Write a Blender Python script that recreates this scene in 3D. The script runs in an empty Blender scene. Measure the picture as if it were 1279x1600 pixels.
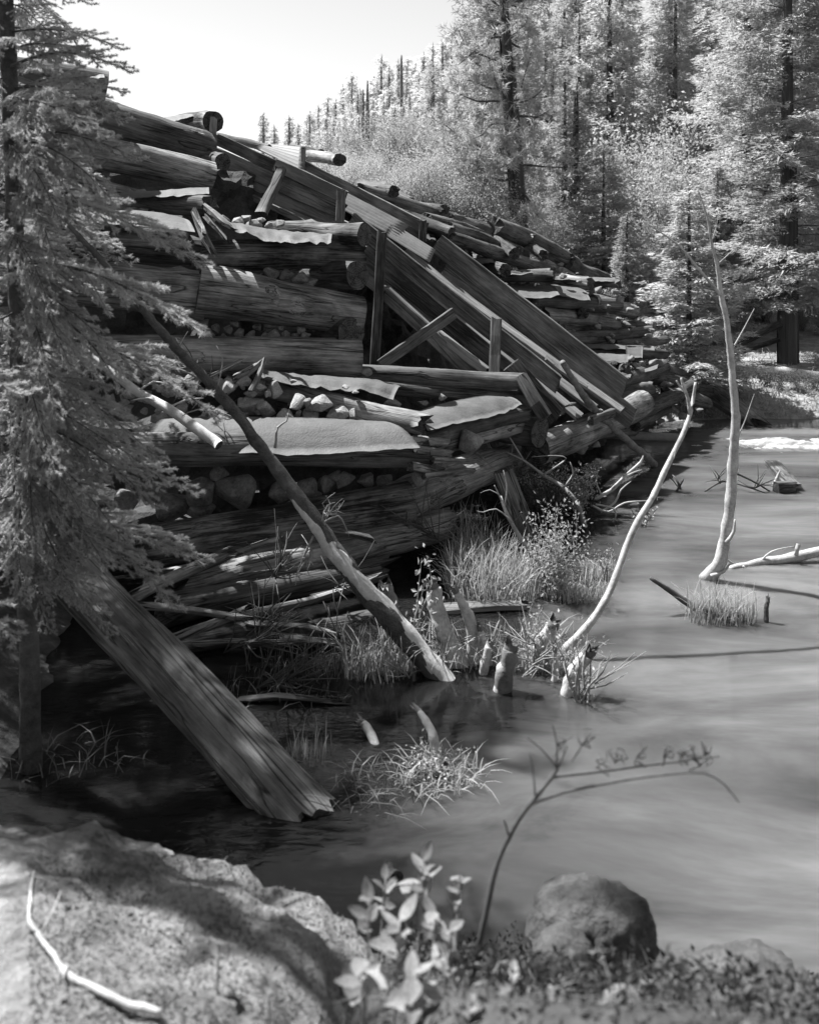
import bpy, bmesh, math, random
import numpy as np
from mathutils import Vector, Matrix, noise as mn

C = bpy.context.scene.collection
R = math.radians
# ------------------------------------------------------------------ camera, sky, sun, exposure
F, YH, H = 1537.0, 380.0, 3.0            # focal length in photo pixels, eye level row, eye height over the water
cam = bpy.data.cameras.new('camera'); camo = bpy.data.objects.new('camera', cam); C.objects.link(camo)
camo.location = (0, 0, H); camo.rotation_euler = (R(90), 0, 0)
cam.sensor_fit = 'VERTICAL'; cam.sensor_height = 120.0; cam.lens = 120.0 * F / 1600.0
cam.shift_y = -(800 - YH) / 1600.0
cam.clip_start = 0.05; cam.clip_end = 2000
cam.dof.use_dof = True; cam.dof.focus_distance = 10.5; cam.dof.aperture_fstop = 115.0 / 15.0
scene = bpy.context.scene; scene.camera = camo
SUN_EL, SUN = 58.0, Vector((-0.82, 0.57, 0)).normalized()
sd = Vector((SUN.x * math.cos(R(SUN_EL)), SUN.y * math.cos(R(SUN_EL)), math.sin(R(SUN_EL))))
w = bpy.data.worlds.new('World'); scene.world = w; w.use_nodes = True
nt = w.node_tree; nt.nodes.clear()
sky = nt.nodes.new('ShaderNodeTexSky'); sky.sky_type = 'NISHITA'; sky.sun_disc = False
sky.sun_elevation = R(SUN_EL); sky.sun_rotation = math.atan2(SUN.x, SUN.y); sky.dust_density = 2.0; sky.air_density = 1.0; sky.altitude = 2000
sep = nt.nodes.new('ShaderNodeSeparateColor'); mix = nt.nodes.new('ShaderNodeCombineColor')
bg = nt.nodes.new('ShaderNodeBackground'); bg.inputs['Strength'].default_value = 0.05
out = nt.nodes.new('ShaderNodeOutputWorld')
nt.links.new(sky.outputs[0], sep.inputs[0])
for i in range(3): nt.links.new(sep.outputs[2], mix.inputs[i])    # blue-sensitive black and white film
nt.links.new(mix.outputs[0], bg.inputs['Color']); nt.links.new(bg.outputs[0], out.inputs[0])
sl = bpy.data.lights.new('sun', 'SUN'); sl.energy = 5.0; sl.angle = R(0.53); sl.color = (1, 1, 1)
so = bpy.data.objects.new('sun', sl); C.objects.link(so); so.rotation_euler = (-sd).to_track_quat('-Z', 'Y').to_euler(); so.location = (-20, 20, 40)
vs = scene.view_settings; vs.view_transform = 'Standard'; vs.look = 'None'; vs.exposure = 1.65; vs.gamma = 1.0; vs.use_curve_mapping = False
cy = scene.cycles; cy.max_bounces = 6; cy.transparent_max_bounces = 8; cy.diffuse_bounces = 3; cy.glossy_bounces = 3; cy.use_denoising = True

rng = random.Random(7)
def P(x, y, Y): return Vector(((x - 639.5) / F * Y, Y, H - (y - YH) / F * Y))
def G(x, y, z=0.0):
    Y = (H - z) * F / (y - YH); return Vector(((x - 639.5) / F * Y, Y, z))

# ------------------------------------------------------------------ materials
def newmat(name):
    m = bpy.data.materials.new(name); m.use_nodes = True
    t = m.node_tree; t.nodes.clear(); return m, t
def nd(t, typ, **kw):
    n = t.nodes.new('ShaderNode' + typ)
    for k, v in kw.items():
        if k in n.inputs: n.inputs[k].default_value = v
        else: setattr(n, k, v)
    return n
def coords(t, scale, kind='Object', rand=True):
    tc = nd(t, 'TexCoord'); mp = nd(t, 'Mapping'); mp.inputs['Scale'].default_value = scale
    t.links.new(tc.outputs[kind], mp.inputs[0])
    if rand:
        oi = nd(t, 'ObjectInfo'); vm = nd(t, 'VectorMath', operation='SCALE'); cb = nd(t, 'CombineXYZ')
        for i in range(3): t.links.new(oi.outputs['Random'], cb.inputs[i])
        t.links.new(cb.outputs[0], vm.inputs[0]); vm.inputs['Scale'].default_value = 71.0
        t.links.new(vm.outputs[0], mp.inputs['Location'])
    return mp.outputs[0]
def noise(t, vec, scale=1.0, detail=6, rough=0.6, dist=0.0):
    n = nd(t, 'TexNoise', Scale=scale, Detail=detail, Roughness=rough, Distortion=dist); t.links.new(vec, n.inputs['Vector']); return n.outputs[0]
def ramp(t, fac, stops):
    r = nd(t, 'ValToRGB'); e = r.color_ramp.elements
    while len(e) < len(stops): e.new(0.5)
    for el, (p, v) in zip(e, stops): el.position = p; el.color = (v, v, v, 1) if not isinstance(v, tuple) else v
    t.links.new(fac, r.inputs[0]); return r.outputs[0]
def mathn(t, op, a, b=None):
    n = nd(t, 'Math', operation=op)
    for i, v in enumerate((a, b)):
        if v is None: continue
        if isinstance(v, (int, float)): n.inputs[i].default_value = v
        else: t.links.new(v, n.inputs[i])
    return n.outputs[0]
def finish(t, col, bump=None, bstr=0.5, bdist=0.02, rough=0.85, spec=0.25, trans=0.0):
    b = nd(t, 'BsdfPrincipled'); b.inputs['Specular IOR Level'].default_value = spec
    if isinstance(rough, (int, float)): b.inputs['Roughness'].default_value = rough
    else: t.links.new(rough, b.inputs['Roughness'])
    t.links.new(col, b.inputs['Base Color'])
    if bump is not None:
        bp = nd(t, 'Bump', Strength=bstr, Distance=bdist); t.links.new(bump, bp.inputs['Height']); t.links.new(bp.outputs[0], b.inputs['Normal'])
    o = nd(t, 'OutputMaterial'); s = b.outputs[0]
    if trans > 0:
        tr = nd(t, 'BsdfTranslucent'); t.links.new(col, tr.inputs[0]); ms = nd(t, 'MixShader'); ms.inputs[0].default_value = trans
        t.links.new(s, ms.inputs[1]); t.links.new(tr.outputs[0], ms.inputs[2]); s = ms.outputs[0]
    t.links.new(s, o.inputs[0]); return b
def wood(name, lo, hi, grain=30, crack=0.5, rand_val=0.5, axis=0):
    m, t = newmat(name)
    sc = [1.6, grain, grain]; sc2 = [0.35, grain * 0.35, grain * 0.35]; sc3 = [1.5, 3, 3]; sc4 = [5.0, grain*3, grain*3]
    g = noise(t, coords(t, sc), 1, 8, .65, .4); c = noise(t, coords(t, sc2), 1, 3, .5, .6); b = noise(t, coords(t, sc3), 1, 5, .65, .3); f = noise(t, coords(t, sc4), 1, 3, .6)
    ck = ramp(t, c, [(0.30, 0.0), (0.36, 1.0)]) if False else ramp(t, mathn(t, 'ABSOLUTE', mathn(t, 'SUBTRACT', c, 0.5)), [(0.0, 0.0), (0.018, 1.0)])
    v = mathn(t, 'ADD', mathn(t, 'MULTIPLY', g, 0.45), mathn(t, 'ADD', mathn(t, 'MULTIPLY', b, 0.65), mathn(t, 'MULTIPLY', f, 0.25)))
    v = mathn(t, 'ADD', mathn(t, 'MULTIPLY', mathn(t, 'SUBTRACT', v, 0.68), 3.3), 0.5)
    oi = nd(t, 'ObjectInfo'); v = mathn(t, 'ADD', v, mathn(t, 'MULTIPLY', mathn(t, 'SUBTRACT', oi.outputs['Random'], 0.5), rand_val))
    col = ramp(t, v, [(0.0, lo), (0.55, (lo + hi) * .45), (1.0, hi)])
    mx = nd(t, 'Mix', data_type='RGBA', blend_type='MULTIPLY'); mx.inputs[0].default_value = crack
    t.links.new(col, mx.inputs[6]); t.links.new(ck, mx.inputs[7])
    hgt = mathn(t, 'ADD', mathn(t, 'MULTIPLY', ck, 0.6), mathn(t, 'ADD', mathn(t, 'MULTIPLY', g, .8), mathn(t, 'MULTIPLY', f, .3)))
    finish(t, mx.outputs[2], hgt, 0.75, 0.012); return m
def grit(name, lo, hi, scale=6, bump=0.6, bdist=0.03, rough=.9, trans=0, kind='Object', blot=None, spec=.2):
    m, t = newmat(name); v = coords(t, (1, 1, 1), kind)
    a = noise(t, v, scale, 10, .7); b = noise(t, v, scale * .22, 4, .6); c = noise(t, v, scale * 9, 3, .6)
    s = mathn(t, 'ADD', mathn(t, 'MULTIPLY', a, .5), mathn(t, 'ADD', mathn(t, 'MULTIPLY', b, .45), mathn(t, 'MULTIPLY', c, .25)))
    col = ramp(t, s, [(0.42, lo), (0.78, hi)] if blot is None else blot)
    finish(t, col, mathn(t, 'ADD', a, mathn(t, 'MULTIPLY', c, .25)), bump, bdist, rough, spec, trans); return m
def soilmat():
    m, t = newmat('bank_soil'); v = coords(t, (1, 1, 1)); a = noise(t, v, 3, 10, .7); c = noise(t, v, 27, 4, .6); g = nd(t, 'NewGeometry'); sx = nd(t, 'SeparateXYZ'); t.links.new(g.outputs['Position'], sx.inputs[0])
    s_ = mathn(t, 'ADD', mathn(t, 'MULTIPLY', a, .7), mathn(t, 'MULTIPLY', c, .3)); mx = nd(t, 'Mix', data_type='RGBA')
    t.links.new(ramp(t, mathn(t, 'MULTIPLY', sx.outputs[1], .1), [(.8, 0.0), (1.2, 1.0)]), mx.inputs[0]); t.links.new(ramp(t, s_, [(.36, .015), (.55, .05), (.75, .12)]), mx.inputs[6]); t.links.new(ramp(t, s_, [(.36, .06), (.52, .2), (.72, .36)]), mx.inputs[7])  # damp near soil, darkened further to stand in for bank shade
    finish(t, mx.outputs[2], s_, .9, .05); return m
def leafmat(name, lo, hi, trans=.35, scale=3):
    m, t = newmat(name); v = coords(t, (1, 1, 1)); n = noise(t, v, scale, 4, .6)
    oi = nd(t, 'ObjectInfo'); n = mathn(t, 'ADD', n, mathn(t, 'MULTIPLY', mathn(t, 'SUBTRACT', oi.outputs['Random'], .5), .25))
    finish(t, ramp(t, n, [(.3, lo), (.7, hi)]), None, rough=.55, spec=.35, trans=trans); return m

M = {}
M['log'] = wood('weathered_log', .012, .30, 26, .9, .5)
M['log_dark'] = wood('dark_log', .010, .14, 26, .85, .4)
M['log_pale'] = wood('pale_rotten_wood', .02, .28, 34, .9, .3)
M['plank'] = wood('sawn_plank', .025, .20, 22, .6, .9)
M['plank_lit'] = wood('pale_sunlit_plank', .08, .22, 26, .5, .3)  # paler copy of the plank wood, sunlight put into its colour
def endgrain():
    m, t = newmat('end_grain'); tc = nd(t, 'TexCoord'); sx = nd(t, 'SeparateXYZ'); t.links.new(tc.outputs['Object'], sx.inputs[0])
    r = mathn(t, 'SQRT', mathn(t, 'ADD', mathn(t, 'POWER', sx.outputs[1], 2.0), mathn(t, 'POWER', sx.outputs[2], 2.0)))
    n = noise(t, coords(t, (1, 6, 6)), 2, 6, .7); r2 = mathn(t, 'ADD', mathn(t, 'MULTIPLY', r, 260), mathn(t, 'MULTIPLY', n, 6))
    s = mathn(t, 'MULTIPLY', mathn(t, 'SINE', r2), .08); an = nd(t, 'Math', operation='ARCTAN2'); t.links.new(sx.outputs[1], an.inputs[0]); t.links.new(sx.outputs[2], an.inputs[1])
    sn = mathn(t, 'SINE', mathn(t, 'ADD', mathn(t, 'MULTIPLY', an.outputs[0], 5), mathn(t, 'MULTIPLY', n, 7))); ck = ramp(t, sn, [(.92, 1.0), (.99, .1)])
    v = mathn(t, 'ADD', mathn(t, 'ADD', s, n), 0)
    col = ramp(t, v, [(.3, .012), (.85, .10)]); mx = nd(t, 'Mix', data_type='RGBA', blend_type='MULTIPLY'); mx.inputs[0].default_value = .9
    t.links.new(col, mx.inputs[6]); t.links.new(ck, mx.inputs[7]); finish(t, mx.outputs[2], v, .6, .01); return m
M['end'] = endgrain()
def sheetmat():
    m, t = newmat('weathered_sheet'); v = coords(t, (1, 1, 1)); a = noise(t, v, 2.5, 8, .7, .5); b = noise(t, coords(t, (3, 30, 30)), 1, 4, .6); c = noise(t, v, 60, 3, .6)
    s = mathn(t, 'ADD', mathn(t, 'MULTIPLY', a, .6), mathn(t, 'ADD', mathn(t, 'MULTIPLY', b, .25), mathn(t, 'MULTIPLY', c, .15)))
    finish(t, ramp(t, s, [(.30, .02), (.42, .06), (.55, .085), (.72, .13)]), mathn(t, 'ADD', a, mathn(t, 'MULTIPLY', c, .35)), .6, .02, .7, .25); return m
M['sheet'] = sheetmat()
M['zinc'] = grit('corrugated_metal', .05, .15, 3, .1, .005, .5, spec=.4)
M['stone'] = grit('quarried_stone', .04, .30, 7, .7, .02)
M['dim_rock'] = grit('shade_dark_rock', .02, .12, 9, .9, .04)  # darker rock, shade of the lower right corner put into its colour
M['pale_stone'] = grit('pale_stone', .10, .42, 7, .7, .02)
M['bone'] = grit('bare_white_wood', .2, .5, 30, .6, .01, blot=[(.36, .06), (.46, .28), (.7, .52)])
M['boulder'] = grit('mossy_rock', .05, .4, 4.5, 1.0, .08, blot=[(.40, .018), (.49, .06), (.57, .16), (.74, .30)])
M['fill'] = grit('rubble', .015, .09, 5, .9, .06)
M['dirt'] = grit('bank_soil', .05, .26, 3, .9, .06, blot=[(.36, .04), (.55, .14), (.75, .28)])
M['dirt'] = soilmat()
M['bark'] = grit('rough_bark', .02, .15, 14, 1.0, .04)
M['bark_grey'] = grit('grey_bark', .04, .24, 22, .9, .02)
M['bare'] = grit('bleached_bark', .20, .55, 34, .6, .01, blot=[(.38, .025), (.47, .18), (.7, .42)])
M['birch'] = grit('white_bark', .1, .6, 9, .5, .01, blot=[(.36, .03), (.44, .2), (.6, .42)])
M['twig'] = grit('dark_twig', .03, .10, 20, .5, .01)
M['twig_pale'] = grit('bleached_twig', .12, .32, 20, .5, .01)
M['needle'] = leafmat('spruce_needles', .32, .55, .42, 6)
M['needle_far'] = leafmat('forest_needles', .27, .48, .44, 1.5)
M['cover'] = leafmat('creeping_leaves', .015, .06, .3, 5)  # kept dark to stand in for shade over the lower right bank
M['needle_sky'] = leafmat('skyline_needles', .46, .64, .5, 1)  # paler needles, distance haze put into the colour
M['leaf'] = leafmat('shrub_leaves', .25, .45, .43, 2)
M['broad'] = leafmat('broad_leaves', .14, .28, .4, 8)
M['grass'] = leafmat('grass_blades', .2, .38, .45, 4)
M['grass_dark'] = leafmat('shaded_grass', .05, .13, .3, 4)  # dark copy of the grass, shade put into its colour
M['iron'] = grit('pipe_metal', .08, .2, 8, .3, .01, .6)
def watermat():
    m, t = newmat('silty_water')
    n1 = noise(t, coords(t, (.5, 1.5, 1), 'Object', False), 1.3, 4, .5, .4); n2 = noise(t, coords(t, (1, 2.6, 1), 'Object', False), 6, 4, .55, .6); n3 = noise(t, coords(t, (1, 2.0, 1), 'Object', False), 22, 2, .5)
    mp = coords(t, (1, 1, 1), 'Object', False); mp.node.inputs['Rotation'].default_value = (0, 0, .75); mp.node.inputs['Scale'].default_value = (.45, 1.5, 1)
    big = noise(t, mp, .8, 6, .6, .5)
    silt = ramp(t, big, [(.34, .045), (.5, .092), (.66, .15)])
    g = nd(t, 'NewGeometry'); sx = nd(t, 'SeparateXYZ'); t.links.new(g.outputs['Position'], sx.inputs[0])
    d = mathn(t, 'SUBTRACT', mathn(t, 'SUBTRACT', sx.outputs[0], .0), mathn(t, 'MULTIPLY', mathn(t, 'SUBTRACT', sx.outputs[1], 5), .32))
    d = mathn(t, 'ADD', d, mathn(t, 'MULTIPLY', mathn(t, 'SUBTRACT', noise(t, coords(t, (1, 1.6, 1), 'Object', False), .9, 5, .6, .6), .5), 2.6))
    mx = nd(t, 'Mix', data_type='RGBA'); t.links.new(ramp(t, mathn(t, 'MULTIPLY', d, .4), [(.0, .0), (.25, .55), (.9, 1.0)]), mx.inputs[0]); mx.inputs[6].default_value = (.008, .008, .008, 1); t.links.new(silt, mx.inputs[7]); col = mx.outputs[2]  # clear side near black, painting in shade and dark reflections
    h = mathn(t, 'ADD', mathn(t, 'ADD', n1, mathn(t, 'MULTIPLY', n2, .22)), mathn(t, 'MULTIPLY', n3, .05))
    b = finish(t, col, h, .16, .05, .025, .5); b.inputs['Subsurface Weight'].default_value = 1.0; b.inputs['Subsurface Radius'].default_value = (1, 1, 1); b.inputs['Subsurface Scale'].default_value = .4; b.inputs['IOR'].default_value = 1.33; return m
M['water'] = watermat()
M['foam'] = grit('white_foam', .22, .5, 9, .4, .03, .6, trans=.2)

# ------------------------------------------------------------------ object helpers
def mesh(name, V, Fc, mats, idx=None, smooth=True):
    me = bpy.data.meshes.new(name)
    V = np.asarray(V, dtype=np.float32)
    if isinstance(Fc, np.ndarray):
        n, k = Fc.shape
        me.vertices.add(len(V)); me.vertices.foreach_set('co', V.ravel())
        me.loops.add(n * k); me.loops.foreach_set('vertex_index', Fc.astype(np.int32).ravel())
        me.polygons.add(n); me.polygons.foreach_set('loop_start', np.arange(0, n * k, k, dtype=np.int32))
        me.update(calc_edges=True)
    else:
        me.from_pydata([tuple(map(float, v)) for v in V], [], Fc)
    for m in (mats if isinstance(mats, (list, tuple)) else [mats]): me.materials.append(M[m] if isinstance(m, str) else m)
    if idx is not None: me.polygons.foreach_set('material_index', np.asarray(idx, dtype=np.int32))
    me.polygons.foreach_set('use_smooth', np.full(len(me.polygons), bool(smooth)))
    me.update(); return me
def link(name, me, mat=None, parent=None, **props):
    o = bpy.data.objects.new(name, me); C.objects.link(o)
    m = mat if mat is not None else Matrix.Identity(4)
    if parent is not None:
        o.parent = parent; m = Matrix.Translation(-parent.location) @ m
    o.matrix_basis = m
    for k, v in props.items(): o[k] = v
    return o
def tag(o, label=None, cat=None, group=None, kind=None):
    if label: o['label'] = label
    if cat: o['category'] = cat
    if group: o['group'] = group
    if kind: o['kind'] = kind
    return o
def empty(name, loc, label, cat, group=None):
    o = bpy.data.objects.new(name, None); C.objects.link(o); o.location = loc; o.empty_display_size = .2
    return tag(o, label, cat, group)
def T(v): return Matrix.Translation(Vector(v))
def frame(p0, p1, up=Vector((0, 0, 1))):
    x = (p1 - p0).normalized(); y = up.cross(x)
    if y.length < 1e-4: y = Vector((0, 1, 0))
    y.normalize(); z = x.cross(y); m = Matrix((x, y, z)).transposed().to_4x4(); m.translation = p0; return m
def fb(x, y, z, o=3): return mn.fractal(Vector((x, y, z)), 1.0, 2.0, o)

def log_mesh(L, r0, r1, seed, lump=.085, bend=.045, ragged=(0, 0), groove=.05, n=None, k=20, m='log', flat=None):
    """a weathered log along local +X: uneven radius, checks running along it, end faces of their own grain"""
    n = n or max(8, min(46, int(L / .09))); V = []; Fc = []; idx = []
    ph = seed * 3.17
    gs = [(random.Random(seed * 13 + i).uniform(0, 6.28), random.Random(seed * 17 + i).uniform(.5, 1.2)) for i in range(5)]
    rk = random.Random(seed * 5 + 1); kns = [(rk.uniform(0, L), rk.uniform(0, 6.28), rk.uniform(.12, .3)) for _ in range(int(L * 1.6))] if lump > .05 else []
    for i in range(n + 1):
        t = i / n; r = r0 + (r1 - r0) * t
        cy_ = bend * L * math.sin(3.1 * t + ph) * .3 + .02 * mn.noise(Vector((t * 3, ph, 0))); cz_ = bend * L * math.cos(2.3 * t + ph) * .3
        for j in range(k):
            a = 2 * math.pi * j / k
            kn = sum(kh * math.exp(-((t * L - kx) / .07) ** 2 - (math.atan2(math.sin(a - ka), math.cos(a - ka)) / .42) ** 2) for kx, ka, kh in kns)
            rr = kn * r + r * (1 + lump * 2.0 * mn.noise(Vector((t * L * 1.3, math.cos(a) * .9 + ph, math.sin(a) * .9))) + lump * .6 * mn.noise(Vector((t * L * 5, math.cos(a) * 3 + ph, math.sin(a) * 3))))
            for ga, gd in gs:
                d = math.atan2(math.sin(a - ga - .25 * t - .2 * mn.noise(Vector((t * L * 2, ga, ph)))), math.cos(a - ga - .25 * t))
                rr -= r * groove * gd * max(0, 1 - abs(d) / .2) * (0.3 + .7 * abs(mn.noise(Vector((t * L * 1.1, ga, 5)))) * 2)
            x = t * L
            if i == n and ragged[1]: x += ragged[1] * mn.noise(Vector((math.cos(a) * 3 + ph, math.sin(a) * 3, 1))) * 2
            if i == 0 and ragged[0]: x += ragged[0] * mn.noise(Vector((math.cos(a) * 3 + ph, math.sin(a) * 3, 7))) * 2
            y = rr * math.cos(a); z = rr * math.sin(a)
            if flat is not None: z = min(z, flat * r)
            V.append((x, y + cy_, z + cz_))
    for i in range(n):
        for j in range(k):
            a = i * k + j; b = i * k + (j + 1) % k
            Fc.append((a, b, b + k, a + k)); idx.append(0)
    for end, base in ((0, 0), (1, n * k)):
        c = np.mean(np.array(V[base:base + k]), axis=0); ring = []
        for j in range(k):
            p = np.array(V[base + j]) * .55 + c * .45; p[0] += (-1 if end == 0 else 1) * r0 * random.Random(seed + j * 7 + end).uniform(-.12, .10)
            ring.append(len(V)); V.append(tuple(p))
        ci = len(V); V.append(tuple(c))
        for j in range(k):
            a, b = base + j, base + (j + 1) % k; u, w_ = ring[j], ring[(j + 1) % k]
            Fc.append((a, u, w_, b) if end else (b, w_, u, a)); idx.append(1)
            Fc.append((u, ci, w_) if end else (w_, ci, u)); idx.append(1)
    # sharp rim: the end faces get their own normals
    me = mesh('log', V, Fc, [m, 'end'], idx, True)
    fl = np.ones(len(Fc), bool); fl[np.array(idx) == 1] = False; me.polygons.foreach_set('use_smooth', fl)
    return me
_seed = [100]
def log(name, p0, p1, r0, r1=None, parent=None, m='log', **kw):
    _seed[0] += 1; r1 = r0 if r1 is None else r1
    props = {}
    for k_ in ('label', 'category', 'group'):
        if k_ in kw: props[k_] = kw.pop(k_)
    rot = Matrix.Rotation(random.Random(_seed[0]).uniform(0, 6.28), 4, 'X') if 'flat' not in kw else Matrix.Identity(4)
    return link(name, log_mesh((p1 - p0).length, r0, r1, _seed[0], m=m, **kw), frame(p0, p1) @ rot, parent, **props)
def board_mesh(L, wd, th, seed, m='plank', ragged=(.012, .02), skew=(0, 0), warp=.010, taper=1.0, rough=.007):
    """a sawn board along local +X, width along local Z, thickness along local Y, eased edges, worn ends"""
    n = max(3, min(14, int(L / .22))); V = []; Fc = []; e = min(th, wd) * .12; rd = random.Random(seed)
    prof = [(-th / 2 + e, -wd / 2), (th / 2 - e, -wd / 2), (th / 2, -wd / 2 + e), (th / 2, 0), (th / 2, wd / 2 - e), (th / 2 - e, wd / 2), (-th / 2 + e, wd / 2), (-th / 2, wd / 2 - e), (-th / 2, 0), (-th / 2, -wd / 2 + e)]
    k = len(prof)
    for i in range(n + 1):
        t = i / n
        for j, (y, z) in enumerate(prof):
            zz = z * (1 + (taper - 1) * t); x = t * L
            en = 1 if i == n else (0 if i == 0 else None)
            if en is not None: x += ragged[en] * rd.uniform(-1, 1) + skew[en] * zz
            V.append((x, y + warp * math.sin(t * 5 + seed) + rough * mn.noise(Vector((x * 4, z * 9, seed))) * .6, zz + rough * mn.noise(Vector((x * 3.1, y * 30, seed + 9)))))
    for i in range(n):
        for j in range(k): a = i * k + j; b = i * k + (j + 1) % k; Fc.append((a, b, b + k, a + k))
    Fc.append(tuple(reversed(range(k)))); Fc.append(tuple(range(n * k, n * k + k)))
    return mesh('board', V, Fc, [m, 'end'], [0] * (n * k) + [1, 1], False)
def board(name, p0, p1, wd, th, parent=None, up=Vector((0, 0, 1)), m='plank', **kw):
    """width runs along up made square to the board"""
    _seed[0] += 1; props = {}
    for k_ in ('label', 'category', 'group'):
        if k_ in kw: props[k_] = kw.pop(k_)
    return link(name, board_mesh((p1 - p0).length, wd, th, _seed[0], m, **kw), frame(p0, p1, up), parent, **props)
def resample(pts, rad, step=.06):
    pts = [Vector(p) for p in pts]; outp = []; outr = []
    for i in range(len(pts) - 1):
        p0 = pts[max(0, i - 1)]; p1 = pts[i]; p2 = pts[i + 1]; p3 = pts[min(len(pts) - 1, i + 2)]
        n = max(2, int((p2 - p1).length / step))
        for s in range(n):
            t = s / n
            outp.append(.5 * ((2 * p1) + (-p0 + p2) * t + (2 * p0 - 5 * p1 + 4 * p2 - p3) * t * t + (-p0 + 3 * p1 - 3 * p2 + p3) * t ** 3))
            outr.append(rad[i] + (rad[i + 1] - rad[i]) * t)
    outp.append(pts[-1]); outr.append(rad[-1]); return outp, outr
def tube_geo(pts, rad, k=8, step=.06, lump=.08, seed=0, V=None, Fc=None, wob=.0):
    V = [] if V is None else V; Fc = [] if Fc is None else Fc
    ps, rs = resample(pts, rad, step); base = len(V); up = Vector((.3, .2, .9)).normalized(); n = len(ps)
    for i, p in enumerate(ps):
        d = (ps[min(n - 1, i + 1)] - ps[max(0, i - 1)]).normalized()
        a = d.cross(up); a = a.normalized() if a.length > 1e-3 else Vector((1, 0, 0)); b = d.cross(a)
        if wob: p = p + Vector((mn.noise(p * 3 + Vector((seed, 0, 0))), mn.noise(p * 3 + Vector((0, seed, 5))), mn.noise(p * 3 + Vector((9, 0, seed))))) * wob
        for j in range(k):
            t = 2 * math.pi * j / k; o = a * math.cos(t) + b * math.sin(t)
            r = rs[i] * (1 + lump * 1.5 * mn.noise((p + o * rs[i]) * (1.2 / max(rs[i], .012)) * .35 + Vector((seed, 0, 0))))
            V.append(p + o * r)
    for i in range(n - 1):
        for j in range(k): q = base + i * k + j; s = base + i * k + (j + 1) % k; Fc.append((q, s, s + k, q + k))
    Fc.append(tuple(base + j for j in reversed(range(k)))); Fc.append(tuple(base + (n - 1) * k + j for j in range(k)))
    return V, Fc
def tube(name, pts, rad, mat, parent=None, k=8, step=.06, lump=.1, seed=0, wob=0, sharp=False, **props):
    pts = [Vector(p) for p in pts]; o = pts[0]
    V, Fc = tube_geo([p - o for p in pts], rad, k, step, lump, seed, wob=wob)
    return link(name, mesh(name, V, Fc, mat), T(o), parent, **props)
def rock_mesh(seed, m='stone', n=15, bev=.10):
    """a broken quarry stone: hull of a few scattered points, arrises knocked off"""
    rd = random.Random(seed); bm = bmesh.new()
    for _ in range(n):
        v = Vector((rd.gauss(0, 1), rd.gauss(0, 1), rd.gauss(0, 1))).normalized() * rd.uniform(.8, 1.15); bm.verts.new(v)
    bmesh.ops.convex_hull(bm, input=bm.verts[:]); bm.verts.ensure_lookup_table()
    bmesh.ops.delete(bm, geom=[v for v in bm.verts if not v.link_faces], context='VERTS')
    bmesh.ops.dissolve_limit(bm, angle_limit=.30, verts=bm.verts[:], edges=bm.edges[:])
    bmesh.ops.bevel(bm, geom=bm.edges[:], offset=bev, segments=1, affect='EDGES', profile=.6); bmesh.ops.triangulate(bm, faces=bm.faces[:])
    me = bpy.data.meshes.new('stone'); bm.to_mesh(me); bm.free(); me.materials.append(M[m]); me.polygons.foreach_set('use_smooth', np.zeros(len(me.polygons), bool)); me.update(); return me
STONES = [rock_mesh(i, n=10 + i % 4 * 2) for i in range(9)]
STONES_PALE = [rock_mesh(20 + i, 'pale_stone', n=10 + i % 4 * 2) for i in range(6)]
def stone(c, sx, sy, sz, parent=None, name='stone', me=None, seed=None, **props):
    _seed[0] += 1; rd = random.Random(_seed[0] if seed is None else seed)
    m = T(c) @ Matrix.Rotation(rd.uniform(-3, 3), 4, 'Z') @ Matrix.Diagonal((sx, sy, sz, 1)) @ Matrix.Rotation(rd.uniform(-.4, .4), 4, 'X')
    return link(name, me or STONES[rd.randrange(9)], m, parent, **props)
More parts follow.
